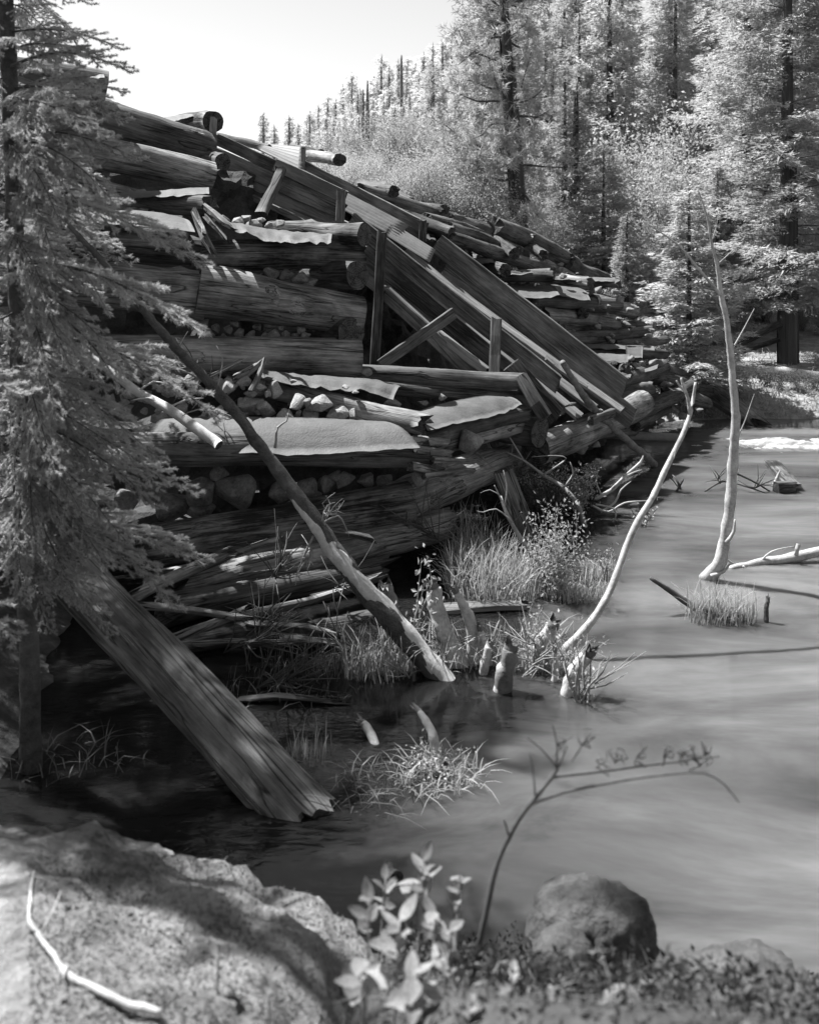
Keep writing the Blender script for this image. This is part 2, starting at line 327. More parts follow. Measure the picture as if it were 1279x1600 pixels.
def sheet(name, back, front, parent, Yb, Yf, bulge=.03, wave=.015, nu=28, nv=9, th=.006, lip=.03, m='sheet', **props):
    """a stiff weathered sheet bent over a log: back and front edges as picture points at depths Yb, Yf"""
    _seed[0] += 1; s = _seed[0]
    def line(pts, Y):
        Ys = Y if isinstance(Y, (tuple, list)) else (Y, Y)
        w3 = [P(x, y, Ys[0] + (Ys[1] - Ys[0]) * (i / (len(pts) - 1))) for i, (x, y) in enumerate(pts)]
        ps, _ = resample(w3, [1] * len(w3), .02); d = [0]
        for a, b in zip(ps, ps[1:]): d.append(d[-1] + (b - a).length)
        o = []; j = 0
        for i in range(nu + 1):
            q = d[-1] * i / nu
            while j < len(d) - 2 and d[j + 1] < q: j += 1
            f = (q - d[j]) / max(1e-6, d[j + 1] - d[j]); o.append(ps[j].lerp(ps[j + 1], min(1, f)))
        return o
    B, Fr = line(back, Yb), line(front, Yf); top = []
    for i in range(nu + 1):
        for j in range(nv + 1):
            v = j / nv; p = B[i].lerp(Fr[i], v); p.z += bulge * math.sin(math.pi * min(1, v * 1.0)) + wave * v * mn.noise(Vector((i * .35, v * 2, s))) + .35 * wave * mn.noise(Vector((i * .9, v * 5, s + 3)))
            p.y -= wave * v * v * mn.noise(Vector((i * .5, 7, s))) * 1.5
            if j == nv: p.z -= lip * .6 * (.5 + mn.noise(Vector((i * .4, 1, s))))
            top.append(p)
    o = top[0].copy(); N = len(top); V = [p - o for p in top] + [p - o - Vector((0, -th * .5, th)) for p in top]; Fc = []; q = nv + 1
    for i in range(nu):
        for j in range(nv):
            a = i * q + j; f = (a, a + 1, a + q + 1, a + q); Fc.append(f); Fc.append(tuple(N + x for x in reversed(f)))
    for i in range(nu):
        for j in (0, nv): a = i * q + j; f = (a, a + q, a + q + N, a + N); Fc.append(f if j else tuple(reversed(f)))
    for j in range(nv):
        for i in (0, nu): a = i * q + j; f = (a, a + 1, a + 1 + N, a + N); Fc.append(f if not i else tuple(reversed(f)))
    return link(name, mesh(name, V, Fc, m), T(o), parent, **props)
def tris(name, Pts, mats, idx=None, smooth=False):
    """Pts: (n,3,3) array of triangles"""
    n = len(Pts); return mesh(name, Pts.reshape(-1, 3), np.arange(n * 3).reshape(n, 3), mats, idx, smooth)
def nrm(a): return a / np.maximum(1e-9, np.linalg.norm(a, axis=-1, keepdims=True))
def blades(name, roots, h, width, seed, lean=.35, mat='grass', parent=None, **props):
    rs = np.random.RandomState(seed); n = len(roots); roots = np.array([tuple(r) for r in roots]); o = roots.mean(axis=0); p = roots - o
    az = rs.uniform(0, 6.283, n); hh = h * rs.uniform(.2, 1.1, n) ** 1.2; ln = lean * 1.5 * rs.uniform(.1, 1.4, n)
    d = np.stack([np.cos(az), np.sin(az), np.zeros(n)], 1); sd_ = np.stack([-np.sin(az + rs.uniform(-1, 1, n)), np.cos(az), np.zeros(n)], 1); wv = width * rs.uniform(.6, 1.3, n)
    z = np.array([0, 0, 1.0]); tri_ = []
    cs = [p + d * (hh * ln * t * t)[:, None] + z * (hh * (t - .35 * ln * t ** 3))[:, None] for t in (0, .5, .8, 1.0)]
    ws = [1, .85, .55, .05]
    for i in range(3):
        a0 = cs[i] - sd_ * (wv * ws[i] / 2)[:, None]; a1 = cs[i] + sd_ * (wv * ws[i] / 2)[:, None]; b0 = cs[i + 1] - sd_ * (wv * ws[i + 1] / 2)[:, None]; b1 = cs[i + 1] + sd_ * (wv * ws[i + 1] / 2)[:, None]
        tri_ += [np.stack([a0, a1, b1], 1), np.stack([a0, b1, b0], 1)]
    return link(name, tris(name, np.concatenate(tri_), mat), T(o), parent, **props)
def leafcloud(rs, pts, size, aspect=.45, updir=.4):
    """one folded leaf (2 triangles) at each point"""
    n = len(pts); d = nrm(rs.normal(size=(n, 3)) + np.array([0, 0, updir])); s = nrm(np.cross(d, rs.normal(size=(n, 3)))); L = size * rs.uniform(.6, 1.25, n)[:, None]
    up = np.cross(d, s); a = pts; b = pts + d * L; m = pts + d * L * .45
    l = m + s * L * aspect / 2 + up * L * .08; r = m - s * L * aspect / 2 + up * L * .08
    return np.concatenate([np.stack([a, l, b], 1), np.stack([a, b, r], 1)])
# ------------------------------------------------------------------ the setting
CX = np.array([-12, -6, -2.6, -.9, .2, 1.8, 4.2, 6.0, 7.5]); CYv = np.array([12.2, 12.2, 12.4, 13.3, 14.7, 16.9, 20.5, 23.0, 25]); CZ = np.array([4.4, 4.3, 4.1, 3.7, 3.3, 2.9, 2.0, .9, .4])
def sst(a, b, x): t = np.clip((x - a) / (b - a), 0, 1); return t * t * (3 - 2 * t)
def vnoise(x, y, s, seed=0):
    rs = np.random.RandomState(seed); t = np.zeros_like(x)
    for i in range(7):
        a = rs.uniform(0, 6.28); f = s * (1.0 + i * .55); t += np.sin(x * math.cos(a) * f + y * math.sin(a) * f + rs.uniform(0, 6.28)) / (1 + i * .5)
    return t / 4.0
def ground(x, y):
    x = np.asarray(x, float); y = np.asarray(y, float); n = vnoise(x, y, 1.3, 1); n2 = vnoise(x, y, 5.5, 2)
    edge = 4.05 - .12 * np.clip(x, -1, 3) + .10 * n
    near = np.minimum(np.clip(.72 * (edge - y), -.5, 1.42), .45 + .97 * sst(-.55, .35, x)) + .05 * n2 * (y < 4.3) + .03 * vnoise(x, y, 14, 3)
    left = .34 * (-.85 - .21 * y - x + .25 * n2 + .2 * n) - .05 + .05 * n; left = np.where((y > 3) & (y < 11), np.minimum(left, 1.2), -.5)
    fe = 16.75 + .25 * n - .0 * x
    hill = .16 * np.clip(y - 24, 0, 70) * sst(-10, 9, x - .1 * (y - 30)) + .05 * np.clip(y - 90, 0, 400)
    far = np.where(y > fe - 1, np.minimum(1, (y - fe)) * .32, -.5) + np.clip(.055 * (y - fe - 1), 0, 1) + hill + (.05 * n2 + .06 * n) * (y > 17)
    yc = np.interp(x, CX, CYv); zc = np.interp(x, CX, CZ); fill = (zc - .55) * sst(-.1, .8, y - yc) + hill + .08 * n
    fill = np.where(y - yc > -.2, fill, -.5)
    far = np.where(x > 3.2, far, np.where(y > 24, far, -.5))
    return np.maximum.reduce([near, left, far, fill, np.full_like(x, -.5)])
def gz(x, y): return float(ground(np.array([x]), np.array([y]))[0])
gx = np.concatenate([np.arange(-260, -26, 18), np.arange(-26, -6, 1.0), np.arange(-6, 7, .1), np.arange(7, 26, .5), np.arange(26, 320, 14)])
gy = np.concatenate([np.arange(-6, 0, .5), np.arange(0, 7.5, .08), np.arange(7.5, 26, .25), np.arange(26, 80, 1.5), np.arange(80, 700, 25)])
XX, YY = np.meshgrid(gx, gy, indexing='ij'); ZZ = ground(XX, YY); ni, nj = XX.shape
ii, jj = np.meshgrid(np.arange(ni - 1), np.arange(nj - 1), indexing='ij'); a_ = (ii * nj + jj).ravel()
quads = np.stack([a_, a_ + nj, a_ + nj + 1, a_ + 1], 1)
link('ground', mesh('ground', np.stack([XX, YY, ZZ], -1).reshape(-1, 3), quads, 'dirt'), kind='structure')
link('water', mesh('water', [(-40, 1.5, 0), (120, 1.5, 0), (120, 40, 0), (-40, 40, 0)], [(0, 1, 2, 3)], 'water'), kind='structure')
# white water where the outfall meets the river: low lumpy relief, most of it under the surface
def lattice(x, y, s, seed):
    g = np.random.RandomState(seed).rand(64, 64); u, v = x * s, y * s; i, j = np.floor(u).astype(int), np.floor(v).astype(int); a, c = u - i, v - j; a = a * a * (3 - 2 * a); c = c * c * (3 - 2 * c); i %= 64; j %= 64; i1, j1 = (i + 1) % 64, (j + 1) % 64
    return (g[i, j] * (1 - a) * (1 - c) + g[i1, j] * a * (1 - c) + g[i, j1] * (1 - a) * c + g[i1, j1] * a * c) * 2 - 1
fx = np.linspace(3.4, 9.5, 380); fy = np.linspace(13.1, 15.9, 240); FX, FY = np.meshgrid(fx, fy, indexing='ij')
core = np.exp(-((FY - 14.55 + .06 * (FX - 5)) / .62) ** 2) * sst(3.4, 5.2, FX)
FZ = -.070 + .085 * core + sum(lattice(FX * .55 + k, FY * 1.5 + .3 * FX, 1.1 * 2 ** k, 40 + k) * .062 * .68 ** k for k in range(7)) * (.45 + .8 * core)
ii, jj = np.meshgrid(np.arange(379), np.arange(239), indexing='ij'); a_ = (ii * 240 + jj).ravel()
link('foam', mesh('foam', np.stack([FX, FY, FZ], -1).reshape(-1, 3), np.stack([a_, a_ + 240, a_ + 241, a_ + 1], 1), 'foam'), kind='stuff',
     label='white water churning where the pipe empties into the river', category='foam')

# ------------------------------------------------------------------ the dam
dam = empty('crib_dam', (0, 11, 0), 'stepped timber crib dam of stacked weathered logs filled with broken stone', 'dam')
bot = [(-9, 9.6), (-2.4, 9.75), (-.4, 10.7), (.6, 11.7), (1.6, 13.0), (2.8, 14.3), (4.0, 16.6), (5.0, 18.6)]
topl = [(-9, 12.3, 4.3), (-2.7, 12.4, 4.05), (-1.2, 13.2, 3.65), (-.2, 14.4, 3.35), (1.0, 16.0, 3.0), (2.2, 17.8, 2.6), (4.0, 20.3, 1.95), (5.6, 22.4, 1.0)]
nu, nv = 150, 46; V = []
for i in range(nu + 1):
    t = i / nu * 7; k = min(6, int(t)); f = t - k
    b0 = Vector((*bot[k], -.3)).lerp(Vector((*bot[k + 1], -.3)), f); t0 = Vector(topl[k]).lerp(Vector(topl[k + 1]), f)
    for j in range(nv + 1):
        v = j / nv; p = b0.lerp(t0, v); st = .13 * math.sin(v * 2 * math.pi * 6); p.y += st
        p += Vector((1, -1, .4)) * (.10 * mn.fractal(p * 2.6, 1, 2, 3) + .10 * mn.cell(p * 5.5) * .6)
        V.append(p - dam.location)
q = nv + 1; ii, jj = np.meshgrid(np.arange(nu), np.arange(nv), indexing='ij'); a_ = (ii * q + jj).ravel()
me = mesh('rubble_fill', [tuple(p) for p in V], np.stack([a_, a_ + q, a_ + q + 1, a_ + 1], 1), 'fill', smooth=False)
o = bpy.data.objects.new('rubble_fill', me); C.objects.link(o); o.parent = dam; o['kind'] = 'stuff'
def LG(x0, y0, Y0, x1, y1, Y1, r0, r1=None, m='log', **kw):
    r1 = r0 if r1 is None else r1
    return log('log', P(x0, y0, Y0), P(x1, y1, Y1), r0 * Y0 / F, r1 * Y1 / F, dam, m, **kw)
def ST(pts, Y, s=(9, 13), flat=.75, pale=False):
    for it in pts:
        x, y = it[:2]; k = it[2] if len(it) > 2 else rng.uniform(*s); u = k * Y / F
        stone(P(x, y, Y + rng.uniform(-.06, .06)), u * rng.uniform(.9, 1.25), u * rng.uniform(.8, 1.1), u * rng.uniform(flat * .8, flat * 1.15), dam, me=STONES_PALE[rng.randrange(6)] if pale else None)
# crest
LG(-60, 92, 10.4, 166, 136, 11.0, 24, 24, 'log_dark')
sheet('sheet', [(60, 96), (120, 103), (158, 110)], [(66, 112), (120, 118), (164, 121)], dam, 11.3, 10.75)
LG(-40, 128, 10.3, 331, 232, 11.7, 27, 25, 'log_dark')
LG(-40, 176, 10.3, 250, 232, 11.5, 17, 13)
sheet('sheet', [(150, 148), (240, 180), (316, 202)], [(158, 160), (240, 188), (320, 209)], dam, 11.5, 11.45, lip=.01, bulge=.01)
LG(262, 196, 13.2, 331, 190, 11.75, 11, 17, 'log')
sheet('sheet', [(254, 184), (300, 176), (322, 173)], [(262, 192), (300, 182), (326, 176)], dam, 12.6, 12.0, bulge=.02, lip=.0)
board('board', P(330, 243, 11.6), P(334, 185, 11.7), .085, .03, dam, up=Vector((1, 0, 0)))
LG(252, 250, 12.4, 347, 253, 11.35, 14, 14, 'log_dark')
LG(-60, 186, 10.0, 330, 281, 11.3, 28, 24, 'log')
ST([(160, 212, 14), (180, 222, 15), (199, 232, 14), (217, 234, 12), (233, 240, 13), (250, 245, 12), (270, 249, 12), (146, 205, 13), (122, 199, 13), (288, 262, 9)], 11.55)
# second course
LG(-40, 258, 10.2, 240, 310, 10.9, 15, 12); ST([(203, 299, 11), (221, 301, 10), (190, 296, 8)], 10.75)
LG(190, 312, 10.9, 330, 322, 10.35, 14, 18, 'log_dark', ragged=(0, .05))
sheet('sheet', [(195, 303), (260, 300), (300, 296), (326, 297)], [(184, 309), (250, 306), (292, 304), (327, 301)], dam, 10.8, 10.35, bulge=.04)
for (a, b, c, d, w_) in ((300, 330, 333, 392, 14), (318, 322, 364, 356, 9), (322, 336, 352, 374, 8), (306, 335, 318, 366, 7)):
    board('splinter', P(a, b, 10.2), P(c, d, 9.9), w_ * 10 / F, .035, dam, m='log_pale', ragged=(.03, .07), taper=.6, rough=.03, warp=.02)
ST([(118, 292, 17), (140, 307, 15), (98, 284, 16), (165, 318, 13), (188, 324, 12), (208, 329, 13), (226, 330, 11), (150, 322, 12), (128, 322, 13), (85, 302, 15), (70, 318, 14), (240, 334, 9), (172, 303, 11)], 10.6, flat=.6, pale=True)
LG(-50, 366, 9.75, 315, 388, 10.3, 26, 23, 'log_dark', ragged=(0, .04))
LG(-60, 352, 9.9, 296, 378, 10.1, 14, 13, 'log')
sheet('sheet', [(50, 312), (130, 325), (240, 331), (285, 343)], [(60, 334), (131, 346), (220, 352), (305, 361)], dam, 10.3, 9.72, bulge=.05)
LG(300, 394, 10.3, 568, 403, 10.75, 24, 23, 'log', ragged=(0, .03), lump=.09)
sheet('sheet', [(350, 346), (400, 354), (440, 360), (520, 367)], [(364, 357), (398, 367), (425, 377), (517, 377)], dam, 10.6, 10.1, bulge=.03, wave=.05)
LG(420, 363, 11.2, 570, 364, 10.5, 15, 19, 'log')
ST([(372, 347, 12), (398, 351, 13), (420, 354, 11), (352, 342, 11), (385, 340, 9), (436, 349, 10), (408, 344, 8), (330, 346, 9)], 10.85, pale=True)
# third course
ST([(380, 412), (402, 418), (425, 424), (448, 430), (470, 436), (352, 410), (486, 441), (330, 408), (300, 405), (410, 432, 9)], 10.45, (12, 16))
LG(440, 432, 11.4, 557, 428, 10.2, 20, 22, 'log_dark')
LG(-60, 428, 9.4, 322, 456, 10.0, 36, 38, 'log'); LG(308, 457, 9.95, 566, 492, 10.4, 42, 31, 'log', lump=.06)
ST([(338, 512), (356, 517), (374, 520), (392, 522), (411, 524), (428, 524), (446, 525), (462, 525), (478, 526), (318, 507), (300, 504), (366, 507, 8), (402, 510, 9), (438, 512, 8), (470, 514, 8), (330, 525, 9), (280, 500), (350, 528, 8), (384, 530, 8)], 10.15, (9, 12), 1.0)
LG(430, 516, 11.3, 548, 520, 10.15, 20, 24, 'log_dark')
LG(60, 548, 9.4, 560, 566, 10.2, 32, 31, 'log', lump=.06)
# ledge of rubble in front of it
for _ in range(90):
    x = rng.uniform(170, 560); ST([(x, rng.uniform(590, 655) + (x > 430) * 6, rng.uniform(6, 15))], rng.uniform(9.25, 9.75), flat=.7, pale=True)
ST([(392, 632, 24), (432, 608, 17), (418, 640, 22), (462, 628, 22), (500, 634, 24), (530, 648, 20), (446, 652, 18), (356, 604, 17), (482, 655, 18), (380, 596, 14), (300, 590, 16), (262, 600, 15)], 9.3, flat=.8, pale=True)
for (a, b, c, d, w_) in ((352, 612, 408, 568, 12), (366, 590, 398, 572, 10), (330, 588, 372, 566, 7), (395, 608, 411, 567, 9)):
    board('splinter', P(a, b, 9.2), P(c, d, 9.4), w_ * 9 / F, .04, dam, m='log_pale', ragged=(.04, .06), taper=.7, rough=.02, warp=.01)
# course carrying the pale sheets
LG(420, 606, 9.7, 660, 660, 9.1, 17, 17, 'log', ragged=(0, .08), lump=.09); LG(440, 625, 9.75, 640, 668, 9.3, 13, 12, 'log_dark')
sheet('sheet', [(404, 580), (470, 588), (560, 592), (632, 603)], [(402, 589), (500, 605), (570, 610), (614, 623)], dam, 9.75, 9.35, bulge=.05, wave=.03)
LG(470, 575, 10.5, 818, 602, 10.9, 14, 17, 'log_dark'); LG(500, 592, 10.4, 800, 622, 10.8, 11, 9, 'log_dark')
sheet('sheet', [(512, 571), (600, 574), (720, 580), (812, 587)], [(525, 577), (610, 584), (720, 596), (808, 609)], dam, 11.15, 10.7, bulge=.05, wave=.02)
ST([(572, 582, 12), (590, 640, 14), (612, 632, 16), (660, 630, 10), (690, 622, 9)], 10.1)
LG(655, 690, 9.35, 822, 648, 10.75, 14, 13, 'log_dark'); LG(660, 706, 9.4, 826, 664, 10.9, 15, 14, 'log')
sheet('sheet', [(640, 646), (700, 628), (756, 618), (790, 621)], [(668, 671), (720, 659), (780, 646), (815, 630)], dam, (9.6, 10.7), (9.05, 10.45), bulge=.03, wave=.02)
# front course under the widest sheet
LG(60, 706, 8.6, 668, 712, 9.2, 28, 25, 'log_dark'); LG(60, 690, 9.15, 660, 704, 9.45, 18, 18, 'log')
sheet('sheet', [(258, 652), (340, 651), (470, 652), (560, 656), (598, 658)], [(220, 700), (300, 705), (400, 707), (468, 709), (560, 704), (656, 698)], dam, 9.12, 8.72, bulge=.06, wave=.02, nu=40)
for (a, b, c, d, w_, Y) in ((640, 688, 700, 690, 14, 9.0), (650, 702, 702, 708, 12, 8.95), (676, 718, 742, 722, 8, 9.0), (640, 728, 690, 736, 13, 8.8), (660, 745, 735, 735, 10, 8.9)):
    board('splinter', P(a, b, Y), P(c, d, Y + .5), w_ * 9 / F, .06, dam, m='log_pale', ragged=(.02, .05), rough=.02)
stone(P(735, 690, 9.7), .13, .12, .16, dam); stone(P(655, 745, 9.1), .12, .1, .12, dam)
ST([(372, 765, 46), (312, 765, 28), (270, 790, 32), (310, 800, 26), (440, 768, 22), (478, 762, 22), (512, 756, 20), (542, 752, 18), (572, 748, 17), (600, 752, 15), (240, 770, 28), (200, 780, 30), (460, 786, 14), (500, 775, 12), (526, 745, 14), (340, 740, 18)], 9.35, flat=.95)
LG(90, 868, 8.3, 640, 792, 9.2, 38, 36, 'log', lump=.06)
LG(600, 800, 9.1, 812, 714, 11.3, 38, 24, 'log_pale', lump=.10, groove=.14); LG(690, 735, 10.3, 790, 705, 11.4, 16, 12, 'log_dark')
# sill under the flume
LG(700, 652, 11.6, 843, 678, 10.75, 17, 25, 'log_dark'); LG(838, 697, 10.9, 1000, 634, 13.6, 25, 20, 'log', lump=.05)
LG(880, 690, 12.4, 990, 668, 14.6, 14, 12, 'log_dark'); ST([(905, 700, 14), (930, 694, 12), (870, 708, 10)], 12.2)
board('board', P(812, 588, 10.75), P(852, 652, 10.55), .15, .06, dam)
# the far wing of the dam
def FL(x0, y0, Y0, x1, y1, Y1, r, m='log', **kw):
    kw.setdefault('lump', .14); kw.setdefault('groove', .12); kw.setdefault('ragged', (.05, .05)); return LG(x0, y0, Y0, x1, y1, Y1, r, r * Y0 / Y1 * .95, 'log_dark' if rng.random() < .6 else m, k=16, **kw)  # mostly dark wood, the far wing's shade put into its colour
FL(470, 243, 15.2, 528, 250, 13.6, 9.5); FL(455, 232, 15.4, 500, 243, 14.4, 8)
sheet('sheet', [(478, 236), (500, 238)], [(476, 243), (499, 247)], dam, 14.9, 14.5)
FL(556, 289, 15.4, 617, 298, 14.2, 9); sheet('sheet', [(552, 284), (595, 285)], [(556, 290), (602, 290)], dam, 15.2, 14.5, nu=10)
FL(600, 297, 15.5, 640, 316, 14.8, 9); FL(646, 322, 16, 696, 328, 15.0, 8); sheet('sheet', [(640, 316), (690, 321)], [(646, 321), (676, 324)], dam, 15.8, 15.1, nu=10)
FL(560, 300, 13.9, 780, 362, 16.2, 10, 'log_dark'); FL(664, 345, 14.2, 772, 371, 16.2, 11, 'log'); FL(700, 343, 15.2, 790, 364, 17, 8, 'log_dark')
FL(690, 372, 14.1, 860, 419, 16.6, 12); FL(768, 352, 16.0, 900, 414, 18.2, 15, 'log_dark'); FL(888, 408, 17.8, 944, 437, 19.5, 12, 'log_dark'); FL(700, 358, 14.6, 800, 392, 16, 11, 'log_dark')
FL(640, 340, 14.4, 706, 364, 13.9, 10, 'log_dark'); FL(766, 372, 16.2, 802, 396, 15.2, 9, 'log_dark'); FL(820, 378, 17, 850, 400, 16, 8, 'log_dark'); FL(744, 362, 16.8, 832, 374, 16.6, 7)
for _ in range(70):
    t_ = rng.random(); x = 640 + 300 * t_; y = 345 + 105 * t_ + rng.uniform(-16, 40); ST([(x, y, rng.uniform(4, 9))], 14.6 + 3.0 * t_ - (y - 345 - 105 * t_) * .02, flat=.7, pale=rng.random() < .5)
for _ in range(40):
    x = rng.uniform(840, 1030); ST([(x, rng.uniform(478, 575), rng.uniform(4, 9))], 15.0 + (x - 840) * .004, flat=.7)
FL(735, 408, 15.8, 788, 420, 14.6, 10); sheet('sheet', [(738, 404), (766, 404)], [(742, 410), (772, 409)], dam, 15.4, 14.8, nu=10)
FL(785, 433, 15.2, 864, 433, 15.0, 10); sheet('sheet', [(790, 424), (860, 420)], [(790, 429), (858, 424)], dam, 15.5, 15.0, nu=12)
FL(862, 437, 16.0, 922, 442, 15.4, 10); FL(918, 440, 16.6, 966, 445, 16.2, 7); sheet('sheet', [(868, 432), (918, 433)], [(866, 436), (920, 436)], dam, 16.2, 15.5, nu=10); sheet('sheet', [(922, 434), (962, 436)], [(924, 438), (960, 439)], dam, 16.8, 16.2, nu=10)
sheet('sheet', [(792, 444), (830, 447), (860, 446)], [(806, 463), (840, 465), (874, 461)], dam, 15.3, 14.7, bulge=.03, nu=14); sheet('sheet', [(860, 444), (898, 447), (908, 450)], [(874, 460), (900, 466), (922, 469)], dam, 15.6, 14.9, bulge=.03, nu=14)
sheet('sheet', [(926, 458), (950, 462)], [(930, 468), (962, 474)], dam, 16.3, 15.8, bulge=.02, nu=10)
FL(800, 470, 14.9, 966, 474, 15.8, 12, 'log_dark'); FL(922, 474, 15.6, 990, 488, 16.6, 13); FL(850, 490, 15.0, 960, 502, 16.0, 13); FL(860, 512, 15.0, 1000, 508, 16.6, 12, 'log_dark'); FL(884, 526, 14.8, 1010, 520, 16.4, 10)
FL(820, 452, 15.6, 836, 482, 14.7, 8, 'log_dark'); FL(900, 485, 16.4, 910, 492, 15.2, 9)
board('board', P(872, 508, 14.7), P(883, 510, 14.7), .14, .03, dam)
ST([(800, 440, 8), (815, 438, 8), (832, 440, 7), (845, 436, 8), (775, 424, 8), (880, 432, 7), (760, 420, 7), (760, 434, 7), (744, 428, 7), (935, 452, 8), (905, 440, 7), (780, 440, 7), (960, 456, 8), (968, 468, 8)], 15.2, flat=.7)
sheet('sheet', [(906, 537), (960, 538), (1020, 541)], [(900, 543), (960, 544), (1022, 546)], dam, 15.2, 14.8, bulge=.02, nu=16); FL(905, 552, 14.8, 1040, 556, 15.6, 9, 'log'); FL(960, 536, 15.6, 1040, 530, 16.6, 7, 'log')
sheet('sheet', [(976, 540), (1004, 541)], [(978, 558), (1003, 558)], dam, 14.9, 14.6, bulge=.02, nu=8); sheet('sheet', [(930, 553), (985, 554)], [(922, 560), (980, 566)], dam, 14.8, 14.2, bulge=.04, nu=14)
ST([(956, 572, 9), (972, 574, 10), (990, 570, 9), (1006, 568, 8), (940, 564, 8), (985, 560, 8), (1020, 566, 9), (950, 584, 8)], 14.3)
FL(962, 580, 14.6, 976, 576, 14.0, 9, 'log_dark'); sheet('sheet', [(955, 582), (990, 580)], [(940, 592), (984, 588)], dam, 14.4, 13.8, bulge=.02, nu=10)
FL(945, 610, 13.5, 1036, 572, 15.2, 15, 'log', lump=.08); sheet('sheet', [(985, 586), (1030, 570)], [(975, 591), (1026, 575)], dam, 14.6, 14.4, nu=10)
FL(955, 624, 13.7, 1014, 610, 14.2, 14, 'log_dark', ragged=(0, .08), lump=.1); FL(965, 655, 13.7, 1060, 620, 15.6, 13, 'log_dark'); FL(1000, 640, 14.4, 1080, 600, 16.2, 12, 'log_dark'); FL(990, 662, 14.2, 1040, 640, 15.6, 10, 'log_dark')
FL(1010, 590, 15.4, 1110, 610, 16.8, 12, 'log_dark'); FL(1030, 575, 15.8, 1090, 592, 17.0, 11, 'log_dark'); FL(1040, 612, 15.4, 1104, 630, 16.4, 10, 'log_dark')
ST([(1040, 600, 10), (1060, 612, 11), (1020, 622, 10), (1072, 628, 9), (1050, 640, 10), (1090, 640, 9), (1030, 656, 9), (1010, 604, 10), (1066, 650, 9)], 15.6)

# ------------------------------------------------------------------ the flume
fl = empty('wooden_flume', tuple(P(870, 680, 11.4)), 'long sloping plank flume with open top running down over the dam to the river', 'flume')
acr = Vector((.53, .85, 0)).normalized()
def seg(name, a, b, wpx, th=.045, m='plank', Y=None, **kw):
    """a flume wall board between two picture points with depths: wpx is its height in the picture"""
    p0, p1 = P(*a), P(*b); d = (p1 - p0).normalized(); c = math.sqrt(d.x ** 2 + d.y ** 2)
    return board(name, p0, p1, wpx * (a[2] + b[2]) / 2 / F * c, th, fl, m=m, **kw)
Ya, Yb = 12.9, 12.25
seg('wall_plank', (338, 217, Ya), (536, 309, Yb), 21, skew=(0, -.2)); seg('wall_plank', (332, 240, Ya), (536, 331, Yb), 27, .05); seg('wall_plank', (330, 264, Ya), (560, 367, Yb), 25, .045)
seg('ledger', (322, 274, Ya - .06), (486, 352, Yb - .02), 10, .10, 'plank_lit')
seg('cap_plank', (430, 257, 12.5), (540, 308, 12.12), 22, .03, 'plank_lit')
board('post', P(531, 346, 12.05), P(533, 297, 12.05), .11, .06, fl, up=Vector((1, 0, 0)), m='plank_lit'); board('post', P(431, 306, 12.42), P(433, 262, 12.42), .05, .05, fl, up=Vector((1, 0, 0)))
log('prop', P(408, 334, 11.9), P(441, 264, 12.35), .085, .06, fl, 'plank', k=12, flat=.6)
# right wall of the upper run
seg('wall_plank', (472, 258, 13.9), (664, 356, 13.2), 20, .05); seg('wall_plank', (474, 278, 13.9), (660, 374, 13.2), 22, .045, 'plank')
board('post', P(473, 268, 13.85), P(474, 231, 13.85), .06, .06, fl, up=Vector((1, 0, 0))); board('post', P(660, 378, 13.1), P(661, 344, 13.1), .10, .07, fl, up=Vector((1, 0, 0)))
# corrugated metal lining
def corrugated(name, c4, n, amp, along_u=True, parent=fl, m='zinc', nu=10, nv=64, **props):
    a, b, c, d = [P(*p) for p in c4]; V = []; nor = (b - a).cross(d - a).normalized()
    if nor.z < 0: nor = -nor
    for i in range(nu + 1):
        for j in range(nv + 1):
            u, v = i / nu, j / nv; p = a.lerp(b, u).lerp(d.lerp(c, u), v); V.append(p + nor * amp * math.sin(v * n * 2 * math.pi))
    o = V[0].copy(); V = [p - o for p in V]; N = len(V); V += [p - nor * .004 for p in V]; Fc = []; q = nv + 1
    for i in range(nu):
        for j in range(nv):
            e = i * q + j; f = (e, e + 1, e + q + 1, e + q); Fc.append(f); Fc.append(tuple(N + x for x in reversed(f)))
    for i in range(nu):
        for j in (0, nv): e = i * q + j; Fc.append((e, e + q, e + q + N, e + N))
    for j in range(nv):
        for i in (0, nu): e = i * q + j; Fc.append((e, e + 1, e + 1 + N, e + N))
    return link(name, mesh(name, V, Fc, m), T(o), parent, **props)
corrugated('corrugated_sheet', [(405, 258, 12.75), (618, 372, 12.35), (640, 352, 13.15), (470, 262, 13.75)], 6, .022)
corrugated('corrugated_sheet', [(600, 366, 12.15), (671, 410, 11.95), (680, 390, 12.75), (612, 348, 13.05)], 6, .022)
corrugated('corrugated_sheet', [(400, 231, 13.7), (472, 266, 13.35), (474, 228, 15.1), (410, 226, 15.3)], 6, .03, label='corrugated head sheet lying over the crest')
log('crest_log', P(330, 214, 15.2), P(420, 231, 14.6), .07, .06, fl, 'log_dark', k=10)
